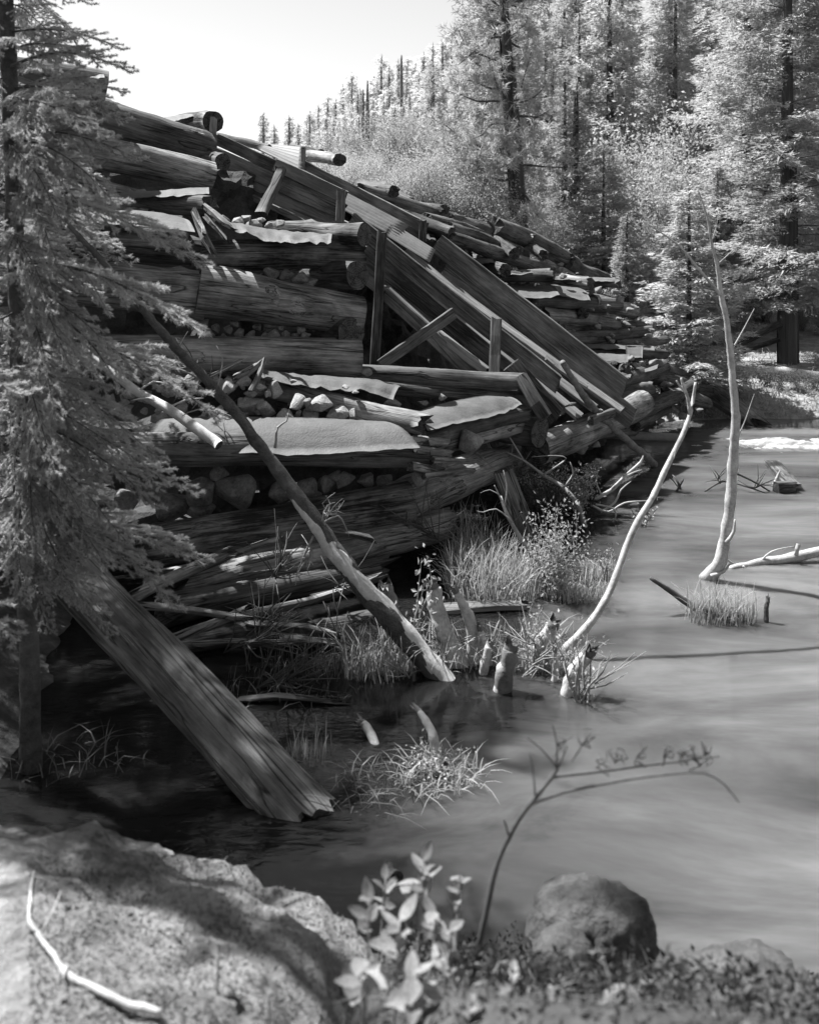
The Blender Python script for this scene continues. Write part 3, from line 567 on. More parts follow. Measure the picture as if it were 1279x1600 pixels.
# lower run
Yc, Yd = 12.05, 11.25
seg('wall_plank', (548, 343, Yc), (872, 601, Yd), 33, .05, skew=(0, -.3)); seg('wall_plank', (540, 371, Yc), (874, 645, Yd + .02), 34, .05, skew=(0, -.3))
seg('wall_plank', (545, 408, Yc + .05), (700, 532, 11.75), 32, .04, 'plank')
seg('wall_plank', (682, 380, 13.1), (975, 607, 12.3), 40, .05, skew=(0, -.3)); seg('wall_plank', (690, 425, 13.1), (988, 655, 12.25), 40, .05, skew=(0, -.3))
Fl = [((590, 408, 12.35), (868, 652, 11.35)), ((604, 402, 12.55), (905, 650, 11.6)), ((618, 398, 12.75), (940, 646, 11.85)), ((630, 394, 12.95), (972, 642, 12.1))]
for i, (a, b) in enumerate(Fl):
    p0, p1 = P(*a), P(*b); d = (p1 - p0).normalized(); nrm_ = d.cross(acr).normalized()
    if i in (0, 1, 2): p1 = p1 - d * (.0 if i == 1 else .06 * i)
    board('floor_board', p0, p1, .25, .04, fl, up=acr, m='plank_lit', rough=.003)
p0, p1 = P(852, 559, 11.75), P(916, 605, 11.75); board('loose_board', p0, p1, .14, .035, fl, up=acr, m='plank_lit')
for x0, y0, Y0 in ((930, 655, 11.45), (880, 640, 11.6)):
    board('floor_joist', P(x0, y0, Y0) - acr * .15, P(x0, y0, Y0) + acr * .55, .10, .07, fl, m='log_dark')
# trestle under the lower run
board('post', P(585, 575, 11.3), P(597, 362, 11.55), .115, .09, fl, up=Vector((1, 0, 0))); board('post', P(772, 586, 11.0), P(775, 499, 11.35), .125, .08, fl, up=Vector((1, 0, 0)))
board('brace', P(594, 570, 11.15), P(709, 489, 11.3), .125, .05, fl); board('stringer', P(602, 458, 11.55), P(745, 588, 11.2), .17, .11, fl, m='plank')
log('beam', P(592, 451, 11.5), P(622, 457, 12.3), .06, .06, fl, 'log', k=10); board('strut', P(684, 522, 11.35), P(760, 580, 11.1), .10, .09, fl, m='plank_lit')
board('apron_board', P(798, 570, 11.0), P(868, 650, 11.0), .22, .05, fl, skew=(0, -.2))
# ------------------------------------------------------------------ vegetation builders
from mathutils.bvhtree import BVHTree
GB = BVHTree.FromPolygons([Vector(v) for v in np.stack([XX, YY, ZZ], -1).reshape(-1, 3)], quads.tolist())
def hit(px, py):
    h = GB.ray_cast(Vector((0, 0, H)), (P(px, py, 1.0) - Vector((0, 0, H))).normalized()); return h[0] if h[0] else P(px, py, 60)
def conifer(seed, h, rad, whorl, per, sprig, dens, droop=-.25, lift=.5, base=.08, power=.8, ragged=.25, name='crown', mat='needle_far', flatness=.25):
    """a crown as boughs of twigs of needle sprays: (triangles of needles and of bough wood)"""
    rs = np.random.RandomState(seed); tr = []; wd = []; z = np.array([0, 0, 1.0]); nw = int(h * (1 - base) / whorl)
    for i in range(nw):
        t = (i + rs.uniform(-.3, .3)) / nw; zz = h * (base + (1 - base) * t)
        if zz > h * .985: continue
        for b in range(per):
            az = rs.uniform(0, 6.283); prof = (1 - t) ** power * (.55 + .45 * min(1, t / .12)); L = rad * prof * rs.uniform(1 - ragged * 1.6, 1 + ragged * .6) + .05
            if rs.rand() < .06: continue
            d = np.array([math.cos(az), math.sin(az), 0]); pr = np.array([-math.sin(az), math.cos(az), 0]); pit = droop + (lift - droop) * t ** 1.5 + rs.normal(0, .08)
            nb = max(2, int(L / (sprig * .9))); s = (np.arange(nb) + rs.uniform(0, 1, nb)) / nb; s = .1 + .9 * s
            pos = d * (s * L)[:, None] + z * (zz + pit * s * L + .22 * L * s * s)[:, None]
            e0 = np.array([0, 0, zz]); e1 = d * L * .9 + z * (zz + pit * L * .9 + .18 * L); wq = pr * max(.003, .006 * L) ; wd.append([e0 - wq, e0 + wq, e1]); wd.append([e0 - z * max(.003, .006 * L), e0 + z * max(.003, .006 * L), e1])
            k = max(2, int(dens * min(1.0, .40 + L / (rad * .55)))); bl = L * .42 * (1.05 - s) ** .8 + sprig
            for side in (-1, 1):
                dr = nrm(d * .75 + pr * side * rs.uniform(.5, 1.0, nb)[:, None] - z * .12)
                u = rs.uniform(.05, 1, (nb, k)); q = pos[:, None, :] + dr[:, None, :] * (bl[:, None] * u)[:, :, None]
                q = q + rs.normal(0, sprig * .22, q.shape) - z * (u * u * bl[:, None] * .22)[:, :, None]; q = q.reshape(-1, 3)
                dd = np.repeat(dr, k, 0); dd = nrm(dd + rs.normal(0, .45, dd.shape) * np.array([1, 1, .55])); sp = sprig * rs.uniform(.6, 1.3, len(q))[:, None]
                sd_ = nrm(np.cross(dd, nrm(z + rs.normal(0, flatness * 2, dd.shape)))) * sp * .15
                tr.append(np.stack([q - sd_, q + sd_, q + dd * sp], 1))
    zt = np.array([0, 0, h]); k = 40; q = zt - z * rs.uniform(0, h * .06, k)[:, None]; dd = nrm(rs.normal(size=(k, 3)) + z * .8)
    sd_ = nrm(np.cross(dd, rs.normal(size=(k, 3)))) * sprig * .2; tr.append(np.stack([q - sd_, q + sd_, q + dd * sprig * .9], 1))
    A = np.concatenate(tr); B = np.array(wd); return tris(name, np.concatenate([A, B]), [mat, 'twig'], [0] * len(A) + [1] * len(B))
def pine(seed, h, rad, nb, mat='needle_far', base=.25):
    rs = np.random.RandomState(seed); tr = []; V = []; Fc = []; z = np.array([0, 0, 1.0])
    for i in range(nb):
        t = (i + rs.rand()) / nb; zz = h * (base + (1 - base) * t); az = rs.uniform(0, 6.28); L = rad * (1 - t * .75) * rs.uniform(.45, 1.1)
        if t < .12: L *= .7
        d = np.array([math.cos(az), math.sin(az), 0]); pr = np.array([-d[1], d[0], 0]); p = [Vector((0, 0, zz))]; cur = np.array([0, 0, zz]); dr = d + z * rs.uniform(-.25, .35)
        for k in range(5): dr = nrm(dr + rs.normal(0, .22, 3) + z * .06); cur = cur + dr * L / 5; p.append(Vector(cur))
        tube_geo(p, [.035 * (1 - t * .5), .03, .025, .018, .012, .006], 5, .25, 0, 0, V, Fc)
        tips = []
        for k in range(int(9 + L * 9)):
            s = rs.uniform(.25, 1) ** .7; a = p[0].lerp(p[-1], s); j = min(4, int(s * 5)); a = np.array(p[j].lerp(p[j + 1], s * 5 - j)); off = pr * rs.normal(0, .30 * L * (1.1 - s * .6)) + z * rs.normal(.05, .16) + d * rs.normal(0, .08); tips.append(a + off)
        tips = np.array(tips); m = 30; c = np.repeat(tips, m, 0); dd = nrm(rs.normal(size=c.shape) + np.repeat(nrm(rs.normal(size=tips.shape) + z * .6 + d * .5), m, 0) * .8); c = c + dd * rs.uniform(0, .05, (len(c), 1)) + rs.normal(0, .03, c.shape)
        sd_ = nrm(np.cross(dd, rs.normal(size=dd.shape))) * .011; tr.append(np.stack([c - sd_, c + sd_, c + dd * rs.uniform(.11, .19, (len(c), 1))], 1))
    return tris('crown', np.concatenate(tr), mat), mesh('limbs', V, Fc, 'bark')
def bush(seed, h, wd, ns, nl, leaf, mat='leaf', up=.9, stem='bark_grey', sr=.012):
    rs = np.random.RandomState(seed); pts = []; V = []; Fc = []
    for i in range(ns):
        az = rs.uniform(0, 6.28); sp = wd * rs.uniform(.1, 1) ** .6; hh = h * rs.uniform(.55, 1.0); p = [Vector((rs.normal(0, wd * .12), rs.normal(0, wd * .12), -.05))]
        for k in range(1, 5): s = k / 4; p.append(Vector((math.cos(az) * sp * s ** .8 + rs.normal(0, .04 * h), math.sin(az) * sp * s ** .8 + rs.normal(0, .04 * h), hh * s ** up)))
        tube_geo(p, [sr, sr * .8, sr * .6, sr * .4, sr * .15], 5, h / 8, 0, 0, V, Fc)
        ps, _ = resample(p, [1] * 5, h / 30); ps = np.array([tuple(q) for q in ps]); ps = ps[int(len(ps) * .25):]
        n = nl // ns; c = ps[rs.randint(0, len(ps), n)]; pts.append(c + rs.normal(0, .055 * h + .02, c.shape))
    return tris('foliage', leafcloud(rs, np.concatenate(pts), leaf), mat), mesh('stems', V, Fc, stem)
def trunkmesh(seed, name='trunk', stubs=0, mat='bark'):
    V, Fc = tube_geo([Vector((0, 0, -.03)), Vector((.0, 0, .05)), Vector((.15, .1, .4)), Vector((-.1, .1, .75)), Vector((0, 0, 1.0))], [1.35, 1.0, .8, .5, .06], 9, .04, .10, seed)
    return mesh(name, V, Fc, mat)
TRUNKS = [trunkmesh(i) for i in range(3)]; TRUNKS_GREY = [trunkmesh(i + 5, mat='bark_grey') for i in range(2)]
def tree(name, label, base, h, crown, h0, r, cat='tree', group=None, wx=1.0, lean=(0, 0), extra=None, tk=None, seed=0):
    e = empty(name, base, label, cat, group); rd = random.Random(seed + int(base.x * 100)); m = T(base) @ Matrix.Rotation(lean[0], 4, 'Y') @ Matrix.Rotation(lean[1], 4, 'X') @ Matrix.Rotation(rd.uniform(0, 6.28), 4, 'Z')
    link('trunk', (tk or TRUNKS)[rd.randrange(2)], m @ Matrix.Diagonal((r, r, h * .95, 1)), e); s = h / h0
    link('crown', crown, m @ Matrix.Diagonal((s * wx, s * wx, s, 1)), e)
    if extra: link('limbs', extra, m @ Matrix.Diagonal((s * wx, s * wx, s, 1)), e)
    return e
# ------------------------------------------------------------------ the wood beyond the dam
NEAR = [conifer(11 + i, 4.0, .95 + .1 * i, .11, 7, .085, 11, droop=-.25, lift=.35, base=.05, power=1.0, mat='needle_far') for i in range(3)]
FAR = [conifer(31 + i, 10.0, 1.55 + .2 * (i % 3), .24, 7, .18, 8, droop=-.35, lift=.55, base=.05 + .03 * i, power=.75, ragged=.35) for i in range(5)]
BIG = [conifer(51 + i, 10.0, 2.1, .22, 8, .135, 10, droop=-.30, lift=.45, base=.14, power=.6, ragged=.4) for i in range(2)]
SKY = [conifer(61 + i, 10.0, 1.5, .26, 7, .26, 7, droop=-.3, lift=.5, base=.06, power=.8, ragged=.45, mat='needle_sky') for i in range(3)]
ORD = ['leftmost', 'second from the left', 'third from the left', 'fourth from the left', 'fifth from the left', 'rightmost']
def tb(px, py, Y):                 # foot of a tree seen at px at distance Y, on the ground there
    p = P(px, py, Y); p.z = gz(p.x, p.y) - .05; return p
def ht(base, py_top): return H - (py_top - YH) / F * base.y - base.z
def put(name, label, px, Y, top, crown, h0, r, **kw):
    b = tb(px, 0, Y); return tree(name, label, b, ht(b, top), crown, h0, r, **kw)
put('spruce_tree', 'young pale spruce at the far end of the dam, behind the forked sapling', 1076, 17.6, 292, NEAR[0], 4.0, .055, wx=1.45)
put('spruce_tree', 'small narrow spruce at the shaded dam end, left of the young pale spruce', 979, 19.8, 335, NEAR[1], 4.0, .04, wx=.95)
put('fir_tree', 'low wide young fir with thin grey trunk just above the far crest', 943, 22.5, 225, NEAR[2], 4.0, .05, wx=1.35)
put('spruce_tree', 'slender pale spruce close to the right of the big dark trunked pine', 881, 26, 98, FAR[0], 10, .09, wx=.8)
pc, pl_ = pine(3, 9.0, 2.5, 74, base=.22)
b = tb(817, 0, 23.0); tree('pine_tree', 'tall broad pine with thick dark leaning trunk rising behind the crest of the dam', b, ht(b, -170), pc, 9.0, .20, lean=(-.075, 0), extra=pl_)
put('fir_tree', 'large fir at the right edge with thick dark furrowed trunk on the far bank', 1229, 20.6, -190, BIG[0], 10, .18, wx=1.0)
put('fir_tree', 'tall full fir just left of and behind the thick trunked fir on the far bank', 1166, 24.5, -160, BIG[1], 10, .15, wx=.95)
put('fir_tree', 'pale fir between the young spruce and the tall full fir on the far bank', 1120, 23.5, 250, NEAR[1], 4.0, .06, wx=1.0)
put('spruce_tree', 'dark narrow spruce beside the pine, its top just under the picture edge', 905, 31, 20, FAR[1], 10, .11, wx=.75)
rt = random.Random(5); nfor = 0; f_ = -1
for row, (Y, sp) in enumerate(((27, 95), (30.5, 78), (34.5, 70), (40, 60), (47, 50), (56, 46), (68, 40))):
    x = 690 + (row % 2) * 35 + row * 4
    while x < 1420:
        px = x + rt.uniform(-22, 22)
        if not (row == 0 and 960 < px < 1090) and not (row < 2 and 700 < px < 860):
            b = tb(px, 0, Y + rt.uniform(-1.2, 1.2)); top = rt.uniform(-150, 120) if px > 720 else rt.uniform(90, 140)
            f_ += row == 0
            if row == 0: top = rt.uniform(90, 260)
            tree('conifer', ('conifer in the dense sunlit wood that covers the slope right of the pine' if row else 'conifer of the front rank of the wood, %s tree right of the pine' % ['first', 'second', 'third', 'fourth', 'fifth', 'sixth', 'seventh', 'eighth'][f_]), b, max(2.5, ht(b, top)), FAR[rt.randrange(5)], 10, .12, group='conifers of the wood on the slope', wx=rt.uniform(.75, 1.1), lean=(rt.gauss(0, .015), 0)); nfor += 1
        x += sp
SKYL2 = [(x, 385 - 0.42 * x + dy + (x % 7) * 4) for dy in (0, 34, 70) for x in range(470 + dy // 2, 735, 13)]
SKYL = [(398, 232), (412, 176), (428, 196), (452, 182), (480, 184), (497, 166), (512, 150), (524, 156), (536, 134), (549, 116), (563, 140), (584, 120), (596, 88), (608, 104), (622, 96), (636, 90), (648, 100), (662, 84), (676, 70), (690, 64), (705, 50), (722, 30), (640, 150), (600, 160), (560, 180), (530, 190), (672, 130), (620, 180), (655, 200), (505, 205), (690, 160), (585, 170)]
for i, (px, top) in enumerate(SKYL):
    Y = 70 - 1.0 * (i % 5) if i < 22 else 52 + (i % 4) * 2
    b = tb(px, 0, Y); tree('conifer', 'small distant conifer on the skyline of the slope left of the pine' if i >= 5 else 'small distant conifer against the sky over the flume, %s of five' % (ORD[:4] + ORD[5:])[i], b, max(2, ht(b, top)), SKY[i % 3], 10, .16, group='skyline conifers left of the pine' if i >= 5 else 'conifers against the sky over the flume', wx=rt.uniform(.7, 1.15), tk=TRUNKS_GREY)
for i, (px, top) in enumerate(SKYL2):
    Y = 62 - i // 21 * 8 - (i % 4) * 1.2; top += rt.uniform(-10, 12)
    b = tb(px + rt.uniform(-5, 5), 0, Y); tree('conifer', 'pale conifer among those that crowd the slope below the skyline trees', b, max(2.5, ht(b, top)), SKY[i % 3], 10, .13, group='conifers crowding the slope below the skyline', wx=rt.uniform(.7, 1.15), tk=TRUNKS_GREY)
for (px, py0, py1, lab) in ((575, 245, 126, 'right and taller of two bare dead trunks on the slope behind the dam'), (568, 240, 140, 'left and shorter of two bare dead trunks on the slope behind the dam'), (628, 170, 86, 'thin bare dead trunk near the top of the slope left of the pine')):
    Y = 46 if py0 > 200 else 58; b = tb(px, 0, Y)
    tube('dead_tree', [b, P(px - 1, (py0 + py1) / 2, Y), P(px - 1, py1, Y)], [.13, .10, .04], 'bark_grey', k=7, step=.8, label=lab, category='dead tree')
# bright deciduous brush
BR = [bush(70 + i, 3.0, 1.1, 22, 17000, .075, 'leaf', stem='bark_grey', sr=.02) for i in range(3)]
def brush(px, Y, top, label, group, wx=1.0, name='leafy_shrub', set_=None, h0=3.0, zb=None):
    b = tb(px, 0, Y); h = max(.4, ht(b, top)); f, s_ = (set_ or BR)[rt.randrange(len(set_ or BR))]; e = empty(name, b, label, 'shrub', group); m = T(b) @ Matrix.Rotation(rt.uniform(0, 6.28), 4, 'Z') @ Matrix.Diagonal((h / h0 * wx, h / h0 * wx, h / h0, 1)); link('stems', s_, m, e); link('foliage', f, m, e)
for row, (Y, tops) in enumerate(((22.5, 270), (25, 235), (29, 205), (34, 185))):
    for px in range(520, 800, 42 if row < 2 else 36):
        p_ = px + rt.uniform(-15, 15)
        if row == 0 and p_ < 600: continue
        brush(p_, Y + rt.uniform(-.8, .8), tops + rt.uniform(-25, 30) + (25 if p_ < 580 else 0), 'pale leafy bush in the bright thicket behind the crest of the dam', 'bushes of the thicket behind the dam', 1.0)
for (px, Y, top, lab) in ((1018, 27, 186, 'tall pale leafy bush high in the gap between the narrow spruce and the firs'), (985, 25.5, 238, 'pale aspen bush behind the young fir, lower left of the tall leafy bush'), (1050, 25, 262, 'round pale bush behind the top of the young pale spruce'), (858, 25, 318, 'low bright bush at the foot of the slender spruce beside the pine trunk'), (770, 23.6, 292, 'low bright bush at the left foot of the dark pine trunk'), (1010, 24, 330, 'low pale bush between the small narrow spruce and the young pale spruce')):
    brush(px, Y, top, lab, None)
for i, px in enumerate((1100, 1135, 1165, 1195, 1250, 1290)): brush(px, 25.0 + rt.uniform(-.8, .8), 430 + rt.uniform(-25, 25), 'low pale bush on the far bank among the fallen logs, %s' % ORD[i], 'low brush on the far bank')
for i, px in enumerate((880, 905, 930, 960, 1000, 1035)): brush(px, 23.4 + rt.uniform(-.5, .5), 395 + rt.uniform(-12, 12), 'low pale bush above the far crest of the dam, %s' % ORD[i], 'low brush above the far crest', 1.3)
BL = [bush(90 + i, .6, .35, 14, 1300, .04, 'grass_dark', stem='twig', sr=.006) for i in range(2)]
for i, (px, Y) in enumerate(((1165, 18.4), (1195, 18.2), (1215, 17.9), (1236, 18.1), (1252, 17.7), (1270, 17.9))): brush(px, Y, 618 + rt.uniform(-8, 8), 'low dark bush on the far bank edge below the thick fir, %s' % ORD[i], 'dark bank bushes', 1.0, set_=BL, h0=.6)
# far bank grass
rs = np.random.RandomState(4); pts = []
while len(pts) < 4200:
    x = rs.uniform(4.2, 12); y = rs.uniform(16.7, 22)
    z = gz(x, y)
    if z > .0 and (rs.rand() < .75 if y < 18 else rs.rand() < .16): pts.append((x, y, z))
blades('bank_grass', pts, .20, .016, 3, .9, 'grass', kind='stuff', label='short pale grass along the far bank', category='grass')
# ------------------------------------------------------------------ the near fir on the left
def bough(seed, dens=950, nl=.024, nw=.0042):
    """a flat spray of fir twigs along local +X, length 1, needles all round each twig"""
    rs = np.random.RandomState(seed); segs = []; up = np.array([0, 0, 1.0])
    def shape(s): return np.array([s, .04 * math.sin(s * 5 + seed), .10 * math.sin(s * 3.0) - .06 * s * s])
    mp = [shape(i / 16) for i in range(17)]; V = []; Fc = []; tube_geo([Vector(p) for p in mp], list(np.linspace(.011, .003, 17)), 5, .08, 0, 0, V, Fc)
    for a, b in zip(mp[3:], mp[4:]): segs.append((a, b))
    s = .10; side = 1
    while s < .99:
        p = shape(s); L = (.40 * (1 - s) ** .75 + .055) * rs.uniform(.65, 1.15); an = rs.uniform(.75, 1.0); d = np.array([math.cos(an), side * math.sin(an), rs.normal(0, .10) - .05]); n = max(2, int(L / .05)); cur = p; q = [p]
        for k in range(n): d = nrm(d + np.array([.06, 0, -.03]) + rs.normal(0, .05, 3)); cur = cur + d * L / n; q.append(cur)
        tube_geo([Vector(x) for x in q], list(np.linspace(.003, .0012, len(q))), 4, .08, 0, 0, V, Fc)
        for a, b in zip(q, q[1:]): segs.append((a, b))
        u = .045; sd2 = 1
        while u < L * .92:
            i = min(n - 1, int(u / L * n)); a = q[i] + (q[i + 1] - q[i]) * (u / L * n - i); dd = nrm(q[i + 1] - q[i]); pr = nrm(np.cross(up, dd)) * sd2; l2 = (.34 * (L - u) + .025) * rs.uniform(.6, 1.2); e = nrm(dd * .75 + pr * .7 + up * rs.normal(-.05, .12)); segs.append((a, a + e * l2)); u += .042; sd2 = -sd2
        s += .040; side = -side
    A = np.array([x[0] for x in segs]); B = np.array([x[1] for x in segs]); Ls = np.linalg.norm(B - A, axis=1); cnt = np.maximum(2, (Ls * dens).astype(int)); ix = np.repeat(np.arange(len(segs)), cnt)
    t = rs.rand(len(ix))[:, None]; p = A[ix] + (B[ix] - A[ix]) * t; d = nrm(B[ix] - A[ix]); r = rs.normal(size=p.shape) + up * .5; r = nrm(r - d * (r * d).sum(1, keepdims=True)); nd_ = nrm(d * .75 + r * .8); L_ = nl * rs.uniform(.7, 1.2, len(ix))[:, None]; sd_ = nrm(np.cross(nd_, rs.normal(size=p.shape))) * nw / 2
    tr = np.stack([p - sd_, p + sd_, p + nd_ * L_], 1)
    nV = len(V); VV = np.concatenate([np.array([tuple(v) for v in V]), tr.reshape(-1, 3)]); F4 = [f for f in Fc if len(f) == 4]
    faces = [(f[0], f[1], f[2]) for f in F4] + [(f[0], f[2], f[3]) for f in F4]; fa = np.concatenate([np.array(faces), nV + np.arange(len(tr) * 3).reshape(-1, 3)])
    return mesh('bough', VV, fa, ['twig', 'needle'], [0] * len(faces) + [1] * len(tr), False)
BOUGH = [bough(i) for i in range(5)]
def fir(name, label, trunk_pts, radii, key, zr, n, seed, Lmax, lim=False):
    e = empty(name, trunk_pts[0], label, 'tree'); tube('trunk', trunk_pts, radii, 'bark', e, k=12, step=.08, lump=.12, seed=seed)
    def at(z):
        for a, b in zip(trunk_pts, trunk_pts[1:]):
            if a.z <= z <= b.z: return a.lerp(b, (z - a.z) / (b.z - a.z))
        return trunk_pts[-1].copy() if z > trunk_pts[0].z else trunk_pts[0].copy()
    rd = random.Random(seed); k = 0
    def one(p0, p1, roll, nar=1.0):
        nonlocal k; L = (p1 - p0).length; link('bough', BOUGH[k % 5], frame(p0, p1) @ Matrix.Rotation(roll + .75 * (p1 - p0).normalized().x, 4, 'X') @ Matrix.Diagonal((L, nar * max(.6, L * (.8 if L > 1.1 else 1)), L, 1)), e); k += 1
    for (tx, ty, Y, up) in key:
        tip = P(tx, ty, Y); d = math.hypot(tip.x - trunk_pts[1].x, tip.y - trunk_pts[1].y); one(at(tip.z + up * d), tip, rd.uniform(-.45, .15), rd.uniform(.42, .6))
    top = trunk_pts[-1].z
    for i in range(n):
        z = zr[0] + (zr[1] - zr[0]) * (i + rd.random()) / n; az = i * 2.399 + rd.uniform(-.4, .4); L = Lmax * max(.12, (1 - (z - zr[0]) / (top - zr[0] + .3))) ** .6 * rd.uniform(.6, 1.05); b = at(z)
        if math.sin(az) < -.3: L *= .75
        tip = b + Vector((math.cos(az) * L, math.sin(az) * L, -L * rd.uniform(.05, .45) - .25 * L * max(0, -math.sin(az)))); 
        if lim:
            for _ in range(12):
                q_ = 639.5 + tip.x / tip.y * F; yy = YH + (H - tip.z) / tip.y * F; m_ = 100 if yy < 320 else 105 if yy < 560 else 160 if yy < 850 else 135
                if q_ <= m_ or yy < 0: break
                tip = b.lerp(tip, .88)
        if (tip - b).length > .3: one(b, tip, rd.uniform(-.5, .4), .8)
    return e
tp = [P(50, 1165, 5.6), P(44, 980, 5.62), P(32, 600, 5.65), P(22, 300, 5.7), P(14, 100, 5.75), P(0, -300, 5.8), P(-20, -1250, 5.9)]
tp[0].z = min(tp[0].z, gz(tp[0].x, tp[0].y) - .05)
KEY = [(96, 640, 4.85, .5), (112, 560, 4.85, .5), (84, 730, 4.9, .5), (118, 800, 4.9, .5), (74, 480, 4.9, .5), (98, 405, 4.9, .5), (62, 860, 4.9, .5), (120, 935, 5.0, .5), (70, 985, 5.0, .5), (84, 330, 4.9, .5), (64, 250, 5.0, .5), (40, 920, 4.9, .5), (152, 80, 5.4, .12), (190, 72, 5.6, .2), (203, 104, 5.3, .1), (196, 135, 5.5, .0), (193, 178, 5.2, .25), (160, 205, 5.0, .25), (212, 245, 5.3, .25), (166, 300, 5.0, .4), (150, 330, 4.9, .3), (318, 400, 5.2, .28), (318, 511, 5.3, .30), (170, 540, 4.9, .3), (190, 600, 4.9, .35), (350, 640, 5.5, .35), (250, 705, 5.0, .3), (258, 745, 5.1, .35), (240, 785, 5.0, .3), (308, 768, 5.5, .2), (200, 830, 4.9, .2), (322, 868, 5.4, .12), (240, 900, 5.0, .2), (272, 940, 5.0, .35), (160, 880, 4.8, .3), (180, 980, 5.2, .3)]
fir('fir_tree', 'near fir along the left edge with long drooping needle boughs reaching over the dam', tp, [.062, .056, .052, .05, .046, .04, .01], KEY, (1.3, 8.4), 110, 4, .95, True)
tq = [Vector((-3.7, 8.6, -.0)), Vector((-3.75, 8.65, 2)), Vector((-3.8, 8.7, 5)), Vector((-3.8, 8.7, 9.2))]
tq[0].z = gz(-3.7, 8.6) - .05
fir('fir_tree', 'second fir behind the near one, mostly hidden by its boughs at the left edge', tq, [.12, .11, .08, .01], [], (.7, 8.6), 120, 9, 1.6)

tr3 = [Vector((-2.95, 4.65, 0)), Vector((-3.0, 4.65, 2)), Vector((-3.0, 4.65, 4)), Vector((-3.0, 4.65, 6.9))]
tr3[0].z = gz(-2.95, 4.65) - .05
fir('fir_tree', 'third fir standing nearest the boulder, only its bough tips showing at the left edge', tr3, [.12, .11, .08, .01], [], (1.6, 6.7), 85, 14, 1.25)

tr4 = [Vector((-4.15, 7.6, 0)), Vector((-4.15, 7.6, 2)), Vector((-4.1, 7.6, 5)), Vector((-4.1, 7.6, 7.6))]
tr4[0].z = gz(-4.15, 7.6) - .05
fir('fir_tree', 'fourth fir in the dark group left of the split log, behind the near one', tr4, [.12, .11, .08, .01], [], (.8, 7.3), 95, 24, 1.7)
# ------------------------------------------------------------------ the leaning dead tree and other wood in front
def stick(name, label, cat, pts, rad, mat='bare', group=None, k=9, step=.05, lump=.2, twigs=(), twmat=None, wob=0):
    """a bare stem with its side branches as parts"""
    pts = [Vector(p) for p in pts]
    if twigs:
        e = empty(name, pts[0], label, cat, group); _seed[0] += 1
        tube('stem', pts, rad, mat, e, k, step, lump, _seed[0], wob)
        for tp_, tr_ in twigs: tube('branch', tp_, tr_, twmat or mat, e, 6, .05, .1, _seed[0], .004)
        return e
    _seed[0] += 1; o = tube(name, pts, rad, mat, None, k, step, lump, _seed[0], wob); return tag(o, label, cat, group)
def PL(lst, Y0, Y1=None):
    Y1 = Y0 if Y1 is None else Y1; n = len(lst) - 1
    return [P(x, y, Y0 + (Y1 - Y0) * i / n) for i, (x, y) in enumerate(lst)]
def px(r, Y): return r * Y / F
def broom(a, d, n, L, seed, r=.004):
    """fine dead twigs splaying from a along d"""
    rd = random.Random(seed); o = []
    for i in range(n):
        q = a + d * rd.uniform(0, .6) * L; e = (d + Vector((rd.gauss(0, .5), rd.gauss(0, .4), rd.gauss(0, .5)))).normalized() * L * rd.uniform(.35, .8); mid = q + e * .5 + Vector((rd.gauss(0, .02), 0, rd.gauss(0, .02))); o.append(([q, mid, q + e], [r, r * .8, r * .35]))
    return o
Yt = 7.6
dt = PL([(712, 1094), (692, 1066), (655, 1020), (606, 962), (560, 912), (527, 868), (492, 815), (455, 762), (420, 715), (378, 660), (330, 600), (272, 540), (215, 472), (165, 412), (118, 362), (80, 325)], 6.75, 7.7)
dr_ = [px(r * .72, 7.2) for r in (23, 24, 23, 23, 20, 18, 16.5, 15, 14, 12, 11, 10, 9, 7, 6, 4)]
tw = []
tw += [(PL([(512, 840), (505, 812), (512, 790), (524, 785)], 7.1), [.014, .010, .007, .003]), (PL([(508, 815), (528, 806), (538, 820), (545, 838)], 7.05), [.009, .007, .005, .002]), (PL([(490, 838), (478, 860), (470, 880), (462, 898)], 7.1), [.012, .008, .006, .003]), (PL([(430, 700), (434, 668), (448, 658), (452, 640)], 7.4), [.012, .009, .006, .003]),
       (PL([(470, 775), (452, 760), (440, 742)], 7.3), [.012, .008, .003]), (PL([(352, 620), (300, 585), (240, 565), (200, 550)], 7.7), [.013, .010, .008, .003]), (PL([(340, 605), (345, 585), (348, 560), (338, 540)], 7.6), [.006, .005, .004, .002]), (PL([(400, 682), (360, 650), (310, 640), (285, 650)], 7.6), [.010, .008, .006, .003])]
tw += broom(P(505, 815, 7.1), Vector((.5, 0, .6)), 12, .22, 3) + broom(P(490, 850, 7.1), Vector((-.4, -.1, -.8)), 14, .26, 4) + broom(P(300, 575, 7.7), Vector((-.9, 0, .15)), 10, .4, 5)
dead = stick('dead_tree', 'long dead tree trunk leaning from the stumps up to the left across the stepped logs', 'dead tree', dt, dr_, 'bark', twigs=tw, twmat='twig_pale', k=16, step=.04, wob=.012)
# bark-free wood along it; the first strip also paints the sunlit upper side
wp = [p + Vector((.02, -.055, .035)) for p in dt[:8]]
tube('bare_lit_strip', [p + Vector((.45, -.55, .55)) * r * .38 for p, r in zip(dt[:7], dr_)], [r * .84 for r in dr_[:6]] + [.01], 'bone', dead, 12, .04, .15, 9, .01)
tube('bare_lit_strip', [p + Vector((-.45, -.6, -.35)) * r * .42 for p, r in zip(dt[4:9], dr_[4:])], [.012, dr_[5] * .72, dr_[6] * .8, dr_[7] * .7, .01], 'bone', dead, 12, .04, .15, 19, .01)
